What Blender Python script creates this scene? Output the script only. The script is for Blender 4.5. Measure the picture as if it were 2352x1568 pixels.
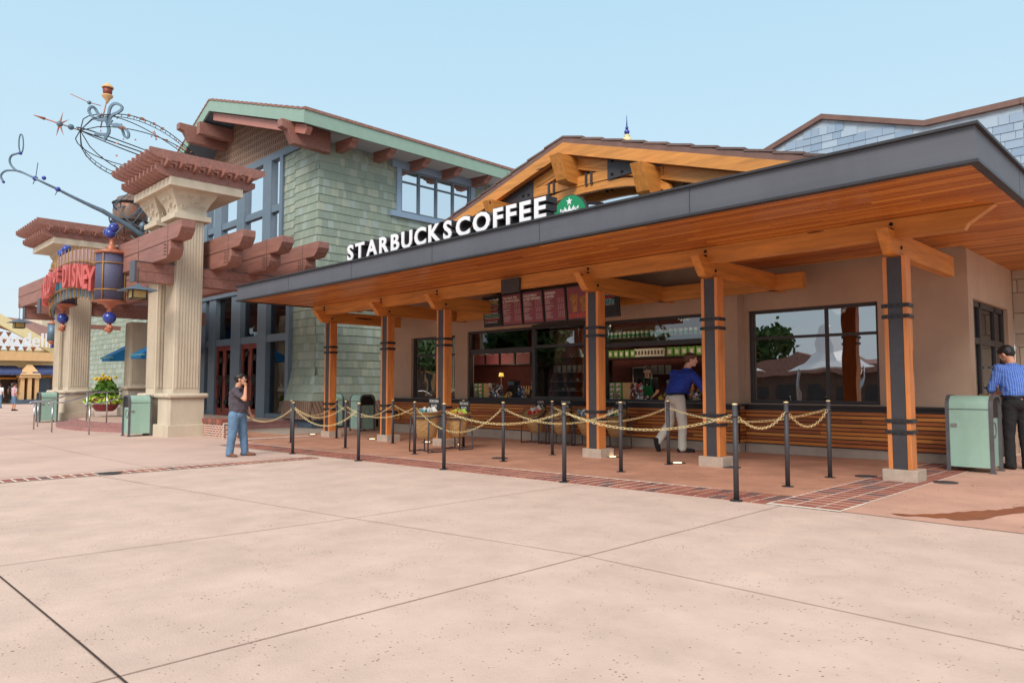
import bpy, bmesh, math, random
from mathutils import Vector, Matrix, Euler
from math import sin, cos, pi, radians, atan2, sqrt
S = bpy.context.scene
for o in list(bpy.data.objects): bpy.data.objects.remove(o)
# ------------------------------------------------------------ camera
F, CX, CY, H = 1672.0, 1176.0, 784.0, 1.45
PITCH = math.atan(105 / F)
cam = bpy.data.cameras.new('camera'); camo = bpy.data.objects.new('camera', cam)
S.collection.objects.link(camo); S.camera = camo
cam.lens = F / 2352 * 36; cam.sensor_width = 36; cam.clip_end = 3000; cam.clip_start = .05
camo.location = (0, 0, H); camo.rotation_euler = (pi / 2 + PITCH, 0, pi / 4)
# ------------------------------------------------------------ light
SUN_EL, SUN_AZ = 40, 152          # azimuth of the sun, degrees clockwise from +Y
w = bpy.data.worlds.new("World"); S.world = w; w.use_nodes = True
nt = w.node_tree; bg = nt.nodes['Background']
sky = nt.nodes.new('ShaderNodeTexSky'); sky.sky_type = 'NISHITA'; sky.sun_disc = False
sky.sun_elevation = radians(SUN_EL); sky.sun_rotation = radians(SUN_AZ); sky.dust_density = 3; sky.air_density = 1.0
tc = nt.nodes.new('ShaderNodeTexCoord'); sx = nt.nodes.new('ShaderNodeSeparateXYZ')
rp = nt.nodes.new('ShaderNodeValToRGB'); mx = nt.nodes.new('ShaderNodeMixRGB')
nt.links.new(tc.outputs['Generated'], sx.inputs[0]); nt.links.new(sx.outputs['Z'], rp.inputs['Fac'])
rp.color_ramp.elements[0].position = 0.0; rp.color_ramp.elements[0].color = (6.6, 7.2, 7.55, 1)
rp.color_ramp.elements[1].position = .50; rp.color_ramp.elements[1].color = (4.0, 6.1, 7.5, 1)
e = rp.color_ramp.elements.new(.20); e.color = (5.1, 6.7, 7.7, 1)
e = rp.color_ramp.elements.new(.62); e.color = (7.0, 7.2, 7.4, 1)   # thin white cloud towards the zenith
mx.inputs[0].default_value = .9
nt.links.new(sky.outputs[0], mx.inputs[1]); nt.links.new(rp.outputs[0], mx.inputs[2]); nt.links.new(mx.outputs[0], bg.inputs['Color'])
bg.inputs['Strength'].default_value = .1
sl = bpy.data.lights.new('sun', 'SUN'); sl.energy = 2.2; sl.angle = radians(30); sl.color = (1, .93, .86)
slo = bpy.data.objects.new('sun', sl); S.collection.objects.link(slo)
az, el = radians(SUN_AZ), radians(SUN_EL)
sd = Vector((sin(az) * cos(el), cos(az) * cos(el), sin(el)))
slo.rotation_euler = sd.to_track_quat('Z', 'Y').to_euler(); slo.location = sd * 60
S.view_settings.view_transform = 'Standard'; S.view_settings.look = 'None'
S.view_settings.exposure = 0.38; S.view_settings.gamma = 1
S.render.engine = 'CYCLES'; S.cycles.max_bounces = 8; S.cycles.transparent_max_bounces = 12
# ------------------------------------------------------------ helpers
R = random.Random(7)
ORG = {}
fwd = Vector((-1, 1, 0)) / sqrt(2); rgt = Vector((1, 1, 0)) / sqrt(2)
cf = fwd * cos(PITCH) + Vector((0, 0, 1)) * sin(PITCH); cu = -fwd * sin(PITCH) + Vector((0, 0, 1)) * cos(PITCH)
C0 = Vector((0, 0, H))
def _ray(x, y): return cf * F + rgt * (x - CX) + cu * (CY - y)
def atx(x, y, X): d = _ray(x, y); return C0 + d * (X / d.x)
def aty(x, y, Y): d = _ray(x, y); return C0 + d * (Y / d.y)
def atd(x, y, D): return C0 + _ray(x, y) * (D / F)
def gh(x, y=0):
    if x > -4.7: return 0.
    if x > -20.5: return -0.0075 * (-4.7 - x)
    if x > -30: return -0.1185
    if x > -45: return -0.1185 * (x + 45) / 15
    return 0.
def sc(r, g, b, k=1.0):
    f = lambda v: ((v / 255 + .055) / 1.055) ** 2.4 if v > 10 else v / 255 / 12.92
    return (f(r) * k, f(g) * k, f(b) * k)

class MB:
    def __init__(s): s.v = []; s.f = []; s.m = []; s.sm = []
    def add(s, vs, fs, mi=0, smooth=False):
        n = len(s.v); s.v += [Vector(v) for v in vs]
        for f in fs: s.f.append([i + n for i in f]); s.m.append(mi); s.sm.append(smooth)
        return s
    def box(s, c, d, rot=None, mi=0, taper=None):
        hx, hy, hz = d[0] / 2, d[1] / 2, d[2] / 2
        vs = []
        for z in (-1, 1):
            t = taper if (taper and z > 0) else (1, 1)
            for x, y in ((-1, -1), (1, -1), (1, 1), (-1, 1)): vs.append(Vector((x * hx * t[0], y * hy * t[1], z * hz)))
        if rot is not None: vs = [rot @ v for v in vs]
        c = Vector(c); vs = [v + c for v in vs]
        return s.add(vs, [(3, 2, 1, 0), (4, 5, 6, 7), (0, 1, 5, 4), (1, 2, 6, 5), (2, 3, 7, 6), (3, 0, 4, 7)], mi)
    def bb(s, x0, x1, y0, y1, z0, z1, mi=0):
        return s.box(((x0 + x1) / 2, (y0 + y1) / 2, (z0 + z1) / 2), (abs(x1 - x0), abs(y1 - y0), abs(z1 - z0)), None, mi)
    def prism(s, pts, vec, mi=0, smooth=False):
        n = len(pts); vec = Vector(vec); pts = [Vector(p) for p in pts]
        nrm = Vector((0, 0, 0))
        for i in range(n): nrm += pts[i].cross(pts[(i + 1) % n])
        if nrm.dot(vec) > 0: pts = pts[::-1]
        vs = pts + [p + vec for p in pts]
        s.add(vs, [tuple(range(n)), tuple(range(2 * n - 1, n - 1, -1))], mi)
        base = len(s.v) - 2 * n
        for i in range(n):
            j = (i + 1) % n; s.f.append([base + j, base + i, base + n + i, base + n + j]); s.m.append(mi); s.sm.append(smooth)
        return s
    def bar(s, a, b, wd, ht=None, mi=0, up=(0, 0, 1)):
        a = Vector(a); b = Vector(b); ht = ht or wd; d = (b - a); L = d.length; d.normalize()
        up = Vector(up)
        if abs(d.dot(up)) > .99: up = Vector((1, 0, 0))
        sx_ = d.cross(up).normalized(); sz = sx_.cross(d).normalized()
        rot = Matrix((sx_, d, sz)).transposed()
        return s.box((a + b) / 2, (wd, L, ht), rot, mi)
    def tube(s, pts, r, n=8, mi=0, closed=False, caps=True):
        pts = [Vector(p) for p in pts]; m = len(pts)
        rs = r if isinstance(r, (list, tuple)) else [r] * m
        prev = None; rings = []
        for i, p in enumerate(pts):
            if closed: t = pts[(i + 1) % m] - pts[i - 1]
            else: t = pts[min(i + 1, m - 1)] - pts[max(i - 1, 0)]
            if t.length < 1e-9: t = Vector((0, 0, 1))
            t.normalize()
            if prev is None:
                a = Vector((0, 0, 1)) if abs(t.z) < .9 else Vector((1, 0, 0))
                u_ = t.cross(a).normalized()
            else:
                u_ = prev - t * prev.dot(t)
                u_ = u_.normalized() if u_.length > 1e-6 else t.orthogonal().normalized()
            prev = u_; v_ = t.cross(u_)
            rings.append([p + (u_ * cos(2 * pi * k / n) + v_ * sin(2 * pi * k / n)) * rs[i] for k in range(n)])
        vs = [q for r_ in rings for q in r_]; fs = []
        for i in range(m if closed else m - 1):
            j = (i + 1) % m
            for k in range(n): fs.append((i * n + k, i * n + (k + 1) % n, j * n + (k + 1) % n, j * n + k))
        if caps and not closed: fs += [tuple(range(n - 1, -1, -1)), tuple((m - 1) * n + k for k in range(n))]
        return s.add(vs, fs, mi, n > 5)
    def lathe(s, prof, c=(0, 0, 0), n=20, mi=0, rot=None, sx_=1, sy_=1, smooth=True):
        c = Vector(c); vs = []; m = len(prof)
        for r, z in prof:
            for k in range(n):
                v = Vector((r * cos(2 * pi * k / n) * sx_, r * sin(2 * pi * k / n) * sy_, z))
                if rot is not None: v = rot @ v
                vs.append(v + c)
        fs = []
        for i in range(m - 1):
            for k in range(n): fs.append((i * n + k, i * n + (k + 1) % n, (i + 1) * n + (k + 1) % n, (i + 1) * n + k))
        s.add(vs, fs, mi, smooth)
        b = len(s.v) - m * n
        if prof[0][0] > 1e-5: s.f.append([b + k for k in range(n - 1, -1, -1)]); s.m.append(mi); s.sm.append(False)
        if prof[-1][0] > 1e-5: s.f.append([b + (m - 1) * n + k for k in range(n)]); s.m.append(mi); s.sm.append(False)
        return s
    def ball(s, c, r, mi=0, n=12, m=7, rot=None):
        rr = r if isinstance(r, (list, tuple, Vector)) else (r, r, r)
        vs = []; c = Vector(c)
        for i in range(m + 1):
            a = pi * i / m
            q = max(sin(a), 1e-4)
            for k in range(n):
                v = Vector((q * cos(2 * pi * k / n) * rr[0], q * sin(2 * pi * k / n) * rr[1], -cos(a) * rr[2]))
                if rot is not None: v = rot @ v
                vs.append(v + c)
        fs = [(i * n + k, i * n + (k + 1) % n, (i + 1) * n + (k + 1) % n, (i + 1) * n + k) for i in range(m) for k in range(n)]
        return s.add(vs, fs, mi, True)
    def quad(s, *p, mi=0): return s.add(p, [tuple(range(len(p)))], mi)
    def mesh(s, me, mat4, mi=0):
        return s.add([mat4 @ v.co for v in me.vertices], [tuple(p.vertices) for p in me.polygons], mi)
    def build(s, name, mats, parent=None, world=True, bevel=0):
        if not isinstance(mats, (list, tuple)): mats = [mats]
        off = ORG.get(parent.name, Vector((0, 0, 0))) if (parent and world) else Vector((0, 0, 0))
        me = bpy.data.meshes.new(name)
        me.from_pydata([tuple(v - off) for v in s.v], [], s.f)
        for m in mats: me.materials.append(m)
        me.polygons.foreach_set('material_index', s.m); me.polygons.foreach_set('use_smooth', s.sm)
        me.validate(); me.update()
        o = bpy.data.objects.new(name, me); S.collection.objects.link(o)
        if parent: o.parent = parent; ORG[o.name] = off
        if bevel:
            b = o.modifiers.new('bevel', 'BEVEL'); b.width = bevel; b.segments = 2; b.limit_method = 'ANGLE'
        return o
def tag(o, label=None, cat=None, group=None, kind=None):
    if label: o['label'] = label
    if cat: o['category'] = cat
    if group: o['group'] = group
    if kind: o['kind'] = kind
    return o
def thing(name, label, cat, loc=(0, 0, 0), rz=0, group=None):
    o = bpy.data.objects.new(name, None); S.collection.objects.link(o); o.empty_display_size = .2
    o.location = loc; o.rotation_euler = (0, 0, rz); ORG[o.name] = Vector(loc)
    return tag(o, label, cat, group)
def dup(root, loc, rz=0, label=None, group=None, scale=None):
    r = root.copy(); S.collection.objects.link(r); r.location = loc; r.rotation_euler = (0, 0, rz)
    if scale: r.scale = scale
    if label: r['label'] = label
    if group: r['group'] = group
    def rec(a, b):
        for ch in list(a.children):
            c = ch.copy(); S.collection.objects.link(c); c.parent = b; rec(ch, c)
    rec(root, r); return r
def struct(name, mb, m): return tag(mb.build(name, m), kind='structure')
def text_me(t, size=1, ext=0.0, off=0.0, align='LEFT', res=3):
    cu_ = bpy.data.curves.new('t', 'FONT'); cu_.body = t; cu_.size = size; cu_.extrude = ext; cu_.offset = off
    cu_.align_x = align; cu_.resolution_u = res
    o = bpy.data.objects.new('t', cu_); S.collection.objects.link(o)
    me = bpy.data.meshes.new_from_object(o); bpy.data.objects.remove(o); bpy.data.curves.remove(cu_)
    return me
def frame_mat(origin, xdir, ydir):      # text x, text y -> world
    x = Vector(xdir).normalized(); y = Vector(ydir).normalized(); z = x.cross(y)
    m = Matrix((x, y, z)).transposed().to_4x4(); m.translation = Vector(origin); return m
# ------------------------------------------------------------ materials
MATS = {}
def mat(name, col, rough=.6, metal=0, var=.12, nscale=3, stretch=(1, 1, 1), bump=.0, bscale=40, island=None, spec=.5,
        emit=0, coat=0, col2=None, speck=None, stain=None):
    if name in MATS: return MATS[name]
    m = bpy.data.materials.new(name); m.use_nodes = True; n = m.node_tree; N = n.nodes; L = n.links
    b = N['Principled BSDF']; b.inputs['Roughness'].default_value = rough; b.inputs['Metallic'].default_value = metal
    b.inputs['Specular IOR Level'].default_value = spec; b.inputs['Coat Weight'].default_value = coat
    tc_ = N.new('ShaderNodeTexCoord'); mp = N.new('ShaderNodeMapping'); mp.inputs['Scale'].default_value = stretch
    L.new(tc_.outputs['Object'], mp.inputs[0])
    nz = N.new('ShaderNodeTexNoise'); nz.inputs['Scale'].default_value = nscale; nz.inputs['Detail'].default_value = 6
    nz.inputs['Roughness'].default_value = .65; L.new(mp.outputs[0], nz.inputs['Vector'])
    cr = N.new('ShaderNodeValToRGB'); c2 = col2 or tuple(c * (1 - var * 2) for c in col)
    cr.color_ramp.elements[0].position = .32; cr.color_ramp.elements[0].color = (*c2, 1)
    cr.color_ramp.elements[1].position = .68; cr.color_ramp.elements[1].color = (*[min(c * (1 + var * .6), .95) for c in col], 1)
    L.new(nz.outputs['Fac'], cr.inputs[0]); out = cr.outputs[0]
    if island:                                  # each separate board / shingle / brick gets its own tone
        g_ = N.new('ShaderNodeNewGeometry'); r2 = N.new('ShaderNodeValToRGB'); r2.color_ramp.interpolation = 'CONSTANT' if len(island) > 3 else 'LINEAR'
        k = len(island)
        r2.color_ramp.elements[0].position = 0; r2.color_ramp.elements[0].color = (*island[0], 1)
        r2.color_ramp.elements[1].position = 1 - 1 / k if k > 3 else 1; r2.color_ramp.elements[1].color = (*island[-1], 1)
        for i in range(1, k - 1): q = r2.color_ramp.elements.new(i / k if k > 3 else i / (k - 1)); q.color = (*island[i], 1)
        L.new(g_.outputs['Random Per Island'], r2.inputs[0])
        mm = N.new('ShaderNodeMixRGB'); mm.blend_type = 'MULTIPLY'; mm.inputs[0].default_value = 1
        L.new(r2.outputs[0], mm.inputs[1])
        cr.color_ramp.elements[0].color = (1 - var * 1.6,) * 3 + (1,); cr.color_ramp.elements[1].color = (1.0,) * 3 + (1,)
        L.new(cr.outputs[0], mm.inputs[2]); out = mm.outputs[0]
    if speck:                                   # (scale, radius, colour) small dark pits or knots
        vo = N.new('ShaderNodeTexVoronoi'); vo.inputs['Scale'].default_value = speck[0]; L.new(mp.outputs[0], vo.inputs['Vector'])
        n3 = N.new('ShaderNodeTexNoise'); n3.inputs['Scale'].default_value = speck[0] * .13; L.new(tc_.outputs['Object'], n3.inputs['Vector'])
        su = N.new('ShaderNodeMath'); su.operation = 'MULTIPLY_ADD'; L.new(n3.outputs['Fac'], su.inputs[0]); su.inputs[1].default_value = speck[1] * 5; su.inputs[2].default_value = -speck[1] * 1.5
        lt = N.new('ShaderNodeMath'); lt.operation = 'LESS_THAN'; L.new(vo.outputs['Distance'], lt.inputs[0]); L.new(su.outputs[0], lt.inputs[1])
        sp_ = N.new('ShaderNodeSeparateColor'); L.new(vo.outputs['Color'], sp_.inputs[0])
        gt = N.new('ShaderNodeMath'); gt.operation = 'GREATER_THAN'; L.new(sp_.outputs[0], gt.inputs[0]); gt.inputs[1].default_value = speck[3]
        mu = N.new('ShaderNodeMath'); mu.operation = 'MULTIPLY'; L.new(lt.outputs[0], mu.inputs[0]); L.new(gt.outputs[0], mu.inputs[1])
        m4 = N.new('ShaderNodeMixRGB'); L.new(mu.outputs[0], m4.inputs[0]); L.new(out, m4.inputs[1]); m4.inputs[2].default_value = (*speck[2], 1)
        out = m4.outputs[0]
    if stain:                                   # weathering: (scale, strength, stretch)
        m5 = N.new('ShaderNodeMapping'); m5.inputs['Scale'].default_value = stain[2]; L.new(tc_.outputs['Object'], m5.inputs[0])
        n5 = N.new('ShaderNodeTexNoise'); n5.inputs['Scale'].default_value = stain[0]; n5.inputs['Detail'].default_value = 8; n5.inputs['Roughness'].default_value = .7; L.new(m5.outputs[0], n5.inputs['Vector'])
        r5 = N.new('ShaderNodeValToRGB'); r5.color_ramp.elements[0].position = .36; r5.color_ramp.elements[0].color = (1 - stain[1], 1 - stain[1] * 1.05, 1 - stain[1] * 1.1, 1); r5.color_ramp.elements[1].position = .56; r5.color_ramp.elements[1].color = (1, 1, 1, 1)
        L.new(n5.outputs['Fac'], r5.inputs[0]); x5 = N.new('ShaderNodeMixRGB'); x5.blend_type = 'MULTIPLY'; x5.inputs[0].default_value = 1; L.new(out, x5.inputs[1]); L.new(r5.outputs[0], x5.inputs[2]); out = x5.outputs[0]
    L.new(out, b.inputs['Base Color'])
    if emit: L.new(out, b.inputs['Emission Color']); b.inputs['Emission Strength'].default_value = emit
    if bump:
        n2 = N.new('ShaderNodeTexNoise'); n2.inputs['Scale'].default_value = bscale; n2.inputs['Detail'].default_value = 4
        L.new(mp.outputs[0], n2.inputs['Vector']); bp = N.new('ShaderNodeBump'); bp.inputs['Strength'].default_value = bump
        bp.inputs['Distance'].default_value = .02; L.new(n2.outputs['Fac'], bp.inputs['Height']); L.new(bp.outputs[0], b.inputs['Normal'])
    MATS[name] = m; return m
def glassmat(name, tint=(.55, .6, .6), ior=1.6, rough=.0, minref=.0):
    m = bpy.data.materials.new(name); m.use_nodes = True; n = m.node_tree; N = n.nodes; L = n.links
    N.remove(N['Principled BSDF']); o = N['Material Output']
    t = N.new('ShaderNodeBsdfTransparent'); t.inputs[0].default_value = (*tint, 1)
    g_ = N.new('ShaderNodeBsdfGlossy'); g_.inputs['Roughness'].default_value = rough; g_.inputs[0].default_value = (.95, .97, 1, 1)
    fr = N.new('ShaderNodeFresnel'); fr.inputs[0].default_value = ior; mxx = N.new('ShaderNodeMixShader')
    ad = N.new('ShaderNodeMath'); ad.operation = 'ADD'; ad.use_clamp = True; ad.inputs[1].default_value = minref
    tcx = N.new('ShaderNodeTexCoord'); nz = N.new('ShaderNodeTexNoise'); nz.inputs['Scale'].default_value = .8
    bp = N.new('ShaderNodeBump'); bp.inputs['Strength'].default_value = .12; bp.inputs['Distance'].default_value = .05
    L.new(tcx.outputs['Object'], nz.inputs[0]); L.new(nz.outputs['Fac'], bp.inputs['Height']); L.new(bp.outputs[0], g_.inputs['Normal'])
    L.new(fr.outputs[0], ad.inputs[0]); L.new(ad.outputs[0], mxx.inputs[0]); L.new(t.outputs[0], mxx.inputs[1]); L.new(g_.outputs[0], mxx.inputs[2])
    L.new(mxx.outputs[0], o.inputs[0]); return m
CEDAR = [sc(150, 78, 30), sc(178, 98, 40), sc(198, 118, 50)]
M = dict(
 plaza=mat('plaza_concrete', sc(211, 185, 169), .85, stain=(.6, .09, (1, 1, 1)), var=.07, nscale=1.6, bump=.25, bscale=60, speck=(26, .125, sc(148, 116, 104), .35)),
 plaza2=mat('pink_concrete', sc(212, 182, 167), .85, stain=(.3, .1, (1, 1, 1)), var=.07, nscale=.5, bump=.15, speck=(12, .08, sc(120, 88, 78), .6)),
 terr=mat('red_concrete', sc(202, 148, 122), .6, stain=(.8, .16, (1, 1, 1)), var=.13, nscale=1.3, bump=.25, speck=(14, .12, sc(140, 86, 66), .5)),
 rslab=mat('rose_concrete', sc(210, 164, 142), .75, stain=(.8, .12, (1, 1, 1)), var=.09, nscale=1.0, bump=.2, speck=(14, .12, sc(120, 80, 66), .55)),
 wet=mat('wet_concrete', sc(150, 88, 56), .5, var=.1),
 joint=mat('joint', sc(156, 128, 112), .9), jointd=mat('joint_dark', sc(70, 55, 48), .9),
 brick=mat('paver', (.4, .2, .15), .85, var=.12, nscale=20, island=[sc(160, 98, 80), sc(148, 86, 72), sc(172, 108, 88), sc(120, 86, 80), sc(156, 92, 78), sc(164, 100, 80)], bump=.3),
 mortar=mat('mortar', sc(240, 230, 214), .9, var=.08, nscale=10),
 cedar=mat('cedar_boards', (.5, .3, .1), .42, var=.16, nscale=7, stretch=(.12, 2, 2), island=[sc(172, 94, 36), sc(200, 120, 48), sc(184, 106, 42), sc(226, 150, 68), sc(192, 114, 46), sc(212, 134, 58)], coat=.12),
 siding=mat('cedar_siding', (.5, .3, .1), .45, var=.2, nscale=7, stretch=(.15, 2, 2), island=[sc(176, 100, 54), sc(200, 122, 64), sc(222, 146, 74), sc(164, 92, 54), sc(192, 112, 58), sc(214, 132, 62)]),
 beam=mat('beam_timber', sc(218, 146, 70), .5, var=.16, nscale=5, stretch=(.18, 2.2, 2.2), coat=.1, stain=(1.2, .18, (.3, 1, 1)), speck=(2.4, .13, sc(98, 50, 22), .72)),
 beamy=mat('bracket_timber', sc(212, 138, 64), .5, var=.16, nscale=5, stretch=(2.2, .18, 2.2), coat=.1, speck=(2.4, .12, sc(98, 50, 22), .72)),
 post=mat('post_timber', sc(220, 136, 72), .5, var=.14, nscale=5, stretch=(2.5, 2.5, .2), coat=.1, stain=(2, .2, (1, 1, .3)), speck=(3, .08, sc(110, 56, 26), .8)),
 steel=mat('dark_steel', sc(72, 70, 74), .55, .3, var=.08, nscale=8), black=mat('black_paint', sc(44, 42, 46), .5, var=.06),
 fascia=mat('grey_fascia', sc(94, 96, 104), .6, .1, stain=(1.2, .12, (1, 1, .25)), var=.05, nscale=1.5, stretch=(.2, 1, 3)),
 flange=mat('flange_metal', sc(58, 58, 62), .5, .2), bolt=mat('bolt', (.02, .02, .02), .5, .5),
 stucco=mat('stucco', sc(188, 160, 138), .9, stain=(.9, .07, (1, 1, .4)), var=.05, nscale=1.2, bump=.25, bscale=90), base=mat('stucco_base', sc(172, 156, 142), .9, var=.07, nscale=3, bump=.2),
 conc=mat('footing_concrete', sc(182, 164, 148), .85, var=.1, nscale=6, bump=.3),
 dark=mat('dark_frame', sc(58, 54, 56), .5, var=.05), darkin=mat('interior_dark', sc(60, 44, 40), .9),
 maroon=mat('maroon_wall', sc(112, 56, 54), .8, nscale=4), ceil=mat('interior_ceiling', sc(150, 128, 84), .9),
 roofg=mat('brown_roof', (.2, .12, .1), .9, island=[sc(120, 98, 92), sc(104, 84, 82), sc(134, 110, 102)], bump=.4),
 green=mat('green_shingle', (.3, .35, .3), .8, var=.07, nscale=8, island=[sc(150, 162, 146), sc(157, 168, 152), sc(144, 157, 144), sc(170, 177, 158), sc(152, 164, 148), sc(163, 177, 168), sc(148, 160, 145), sc(155, 167, 150)]),
 gfas=mat('green_fascia', sc(146, 174, 158), .55, var=.04), taup=mat('taupe_panel', sc(150, 122, 104), .8, var=.06),
 taupd=mat('taupe_dark', sc(110, 86, 74), .8),
 blue=mat('blue_frame', sc(108, 124, 138), .5, var=.05), bluel=mat('light_blue_trim', sc(150, 172, 196), .5, var=.04), bluep=mat('slate_plinth', sc(84, 100, 116), .6),
 rust=mat('rust_red_beam', sc(158, 110, 98), .6, var=.14, nscale=6, stretch=(.2, 2, 2)), rustl=mat('rust_light', sc(186, 124, 110), .55, var=.06),
 stone=mat('cast_stone', sc(212, 198, 176), .8, stain=(1.6, .13, (1, 1, .25)), var=.04, nscale=2, bump=.1), stone2=mat('cast_stone_base', sc(190, 176, 160), .8, var=.05, nscale=2),
 greysh=mat('grey_shingle', (.4, .45, .5), .7, var=.04, island=[sc(150, 170, 190), sc(166, 184, 200), sc(138, 160, 182), sc(158, 176, 194), sc(146, 166, 186)]),
 gtrim=mat('grey_trim', sc(186, 200, 212), .6), coping=mat('coping', sc(122, 92, 82), .6),
 stoneb=mat('stone_block', (.4, .35, .3), .9, var=.07, nscale=5, island=[sc(186, 170, 150), sc(174, 158, 140), sc(194, 180, 160)], bump=.3),
 gold=mat('brass_chain', sc(246, 226, 168), .4, .4, var=.05), white=mat('white_face', (.82, .82, .84), .4, var=.01), chrome=mat('brushed_steel', (.5, .5, .52), .3, .95),
 binm=mat('mint_paint', sc(156, 192, 176), .35, stain=(2.5, .08, (1, 1, .4)), var=.03, coat=.3), bingrey=mat('bin_frame', sc(112, 112, 116), .4, .5), binblk=mat('bin_black', (.015, .013, .014), .5),
 cgreen=mat('logo_green', sc(20, 138, 88), .5, var=.02), doorred=mat('door_red', sc(136, 60, 46), .45, var=.1), redpanel=mat('red_panel', sc(190, 60, 52), .5),
 iron=mat('wrought_iron', sc(58, 50, 50), .5, .5), copper=mat('copper', sc(190, 118, 90), .45, .3, var=.14, nscale=6), patina=mat('aged_copper', sc(158, 104, 84), .5, .3, var=.3, nscale=4, col2=sc(92, 104, 96)), royal=mat('royal_blue', sc(42, 62, 150), .25, var=.05, coat=.4),
 purple=mat('purple_panel', sc(88, 88, 116), .6, var=.15, nscale=20), teal=mat('teal_scale', sc(70, 160, 180), .5, var=.3, nscale=25), rose=mat('sign_letter_red', sc(206, 98, 92), .45, var=.08),
 pinkst=mat('pink_stucco', sc(190, 160, 160), .8, var=.1, nscale=8), bluegrey=mat('blue_grey', sc(108, 132, 150), .5, .3, var=.15, nscale=5), goldt=mat('gold_trim', sc(170, 128, 70), .5, .3),
 wicker=mat('wicker', sc(206, 164, 108), .8, var=.25, nscale=14, stretch=(1, 1, 4), bump=.5, bscale=60), wickerd=mat('wicker_rim', sc(150, 112, 72), .8, var=.2, nscale=20),
 chalk=mat('chalkboard', (.02, .02, .022), .7), maroonb=mat('menu_maroon', sc(150, 82, 92), .6, var=.05), pale=mat('pale_lettering', (.75, .7, .66), .7), 
 yl=mat('chalk_yellow', sc(232, 216, 90), .8), ol=mat('chalk_orange', sc(226, 100, 66), .8), rl=mat('chalk_red', sc(200, 60, 56), .8), gl=mat('chalk_green', sc(80, 170, 120), .8), bl=mat('chalk_blue', sc(120, 190, 200), .8),
 awn=mat('blue_awning', sc(34, 140, 208), .8, var=.06), navy=mat('navy_awning', sc(70, 84, 128), .8), yellow=mat('pale_yellow', sc(232, 216, 166), .7, var=.04), tan=mat('tan_paint', sc(226, 184, 132), .7, var=.05),
 ochre=mat('ochre_paint', sc(206, 140, 52), .6), brown=mat('brown_triangle', sc(176, 116, 84), .7), broof=mat('brown_tile_roof', sc(160, 118, 106), .9, var=.2, nscale=9, bump=.5),
 skin=mat('skin', sc(206, 150, 120), .55, var=.04), skin2=mat('skin_pale', sc(224, 172, 150), .55, var=.04), hair=mat('dark_hair', (.012, .01, .01), .5, var=.3, nscale=30), hairb=mat('brown_hair', sc(92, 62, 48), .5),
 greypolo=mat('grey_polo', sc(84, 76, 84), .9, var=.08, nscale=8), jeans=mat('blue_jeans', sc(108, 140, 172), .9, var=.16, nscale=4), brownl=mat('brown_leather', sc(120, 78, 58), .6), sole=mat('sole', sc(96, 74, 62), .8),
 bshirt=mat('blue_shirt', sc(34, 62, 160), .8, var=.1, nscale=4), khaki=mat('khaki', sc(206, 200, 188), .9, var=.05, nscale=3), blk=mat('black_cloth', (.014, .013, .015), .85), belt=mat('black_belt', (.012, .012, .012), .4),
 apron=mat('green_apron', sc(24, 120, 72), .85), paper=mat('paper', (.75, .72, .66), .8), kraft=mat('kraft', sc(206, 166, 112), .8, var=.06), boxg=mat('box_green', sc(112, 160, 80), .6), 
 leaf=mat('leaf', sc(86, 128, 50), .6, island=[sc(70, 112, 44), sc(100, 146, 56), sc(128, 168, 60)]), leafl=mat('lime_leaf', sc(170, 200, 60), .6, island=[sc(160, 196, 50), sc(186, 214, 80), sc(140, 178, 50)]), flower=mat('yellow_flower', sc(250, 206, 60), .6),
 pot=mat('maroon_pot', sc(142, 52, 62), .35, coat=.3), tree=mat('tree_leaf', sc(70, 96, 50), .7, island=[sc(52, 78, 38), sc(78, 106, 52), sc(96, 124, 62)]), bark=mat('bark', sc(96, 78, 64), .9),
 lampg=mat('lantern_glass', sc(206, 176, 110), .6), amber=mat('amber_lamp', (.9, .55, .12), .5, emit=.7, var=.02), warm=mat('warm_lens', (1, .75, .4), .5, emit=3.0, var=.02),
 cup=mat('cup_white', sc(200, 206, 196), .6), pastry=mat('pastry', sc(190, 132, 78), .7, var=.25, nscale=12), choc=mat('brown_goods', sc(96, 60, 48), .6), foil=mat('foil', (.6, .6, .65), .3, .6), banana=mat('banana', sc(226, 186, 50), .5),
 steps=mat('step_stone', sc(168, 122, 116), .8, var=.12, nscale=6, bump=.2), porch=mat('porch_floor', sc(206, 176, 156), .8, var=.06))
G = dict(upper=glassmat('upper_glass', (.18, .18, .2), 2.0, 0, .72), shop=glassmat('shop_glass', (.75, .78, .78), 1.5, 0, .05), refl=glassmat('tinted_glass', (.3, .3, .32), 1.7, 0, .30), side=glassmat('dark_glass', (.4, .42, .42), 1.5, 0, .05))
# ============================================================ SETTING
def gsheet(name, poly, m, dz, step=1.5):
    """flat polygon draped over the ground profile: cut along X so that it follows the slope"""
    bm = bmesh.new(); vs = [bm.verts.new((x, y, 0)) for x, y in poly]; bm.faces.new(vs)
    xs = [-4.7, -8, -12, -16, -20.5, -25, -30, -33, -36, -39, -42, -45]
    for x in xs:
        bmesh.ops.bisect_plane(bm, geom=bm.verts[:] + bm.edges[:] + bm.faces[:], plane_co=(x, 0, 0), plane_no=(1, 0, 0))
    for v in bm.verts: v.co.z = gh(v.co.x) + dz
    bmesh.ops.recalc_face_normals(bm, faces=bm.faces)
    for f in bm.faces:
        if f.normal.z < 0: f.normal_flip()
    me = bpy.data.meshes.new(name); bm.to_mesh(me); bm.free(); me.materials.append(m)
    o = bpy.data.objects.new(name, me); S.collection.objects.link(o); return tag(o, kind='structure')
gsheet('ground', [(-420, -300), (300, -300), (300, 400), (-420, 400)], M['plaza'], 0)
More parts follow.
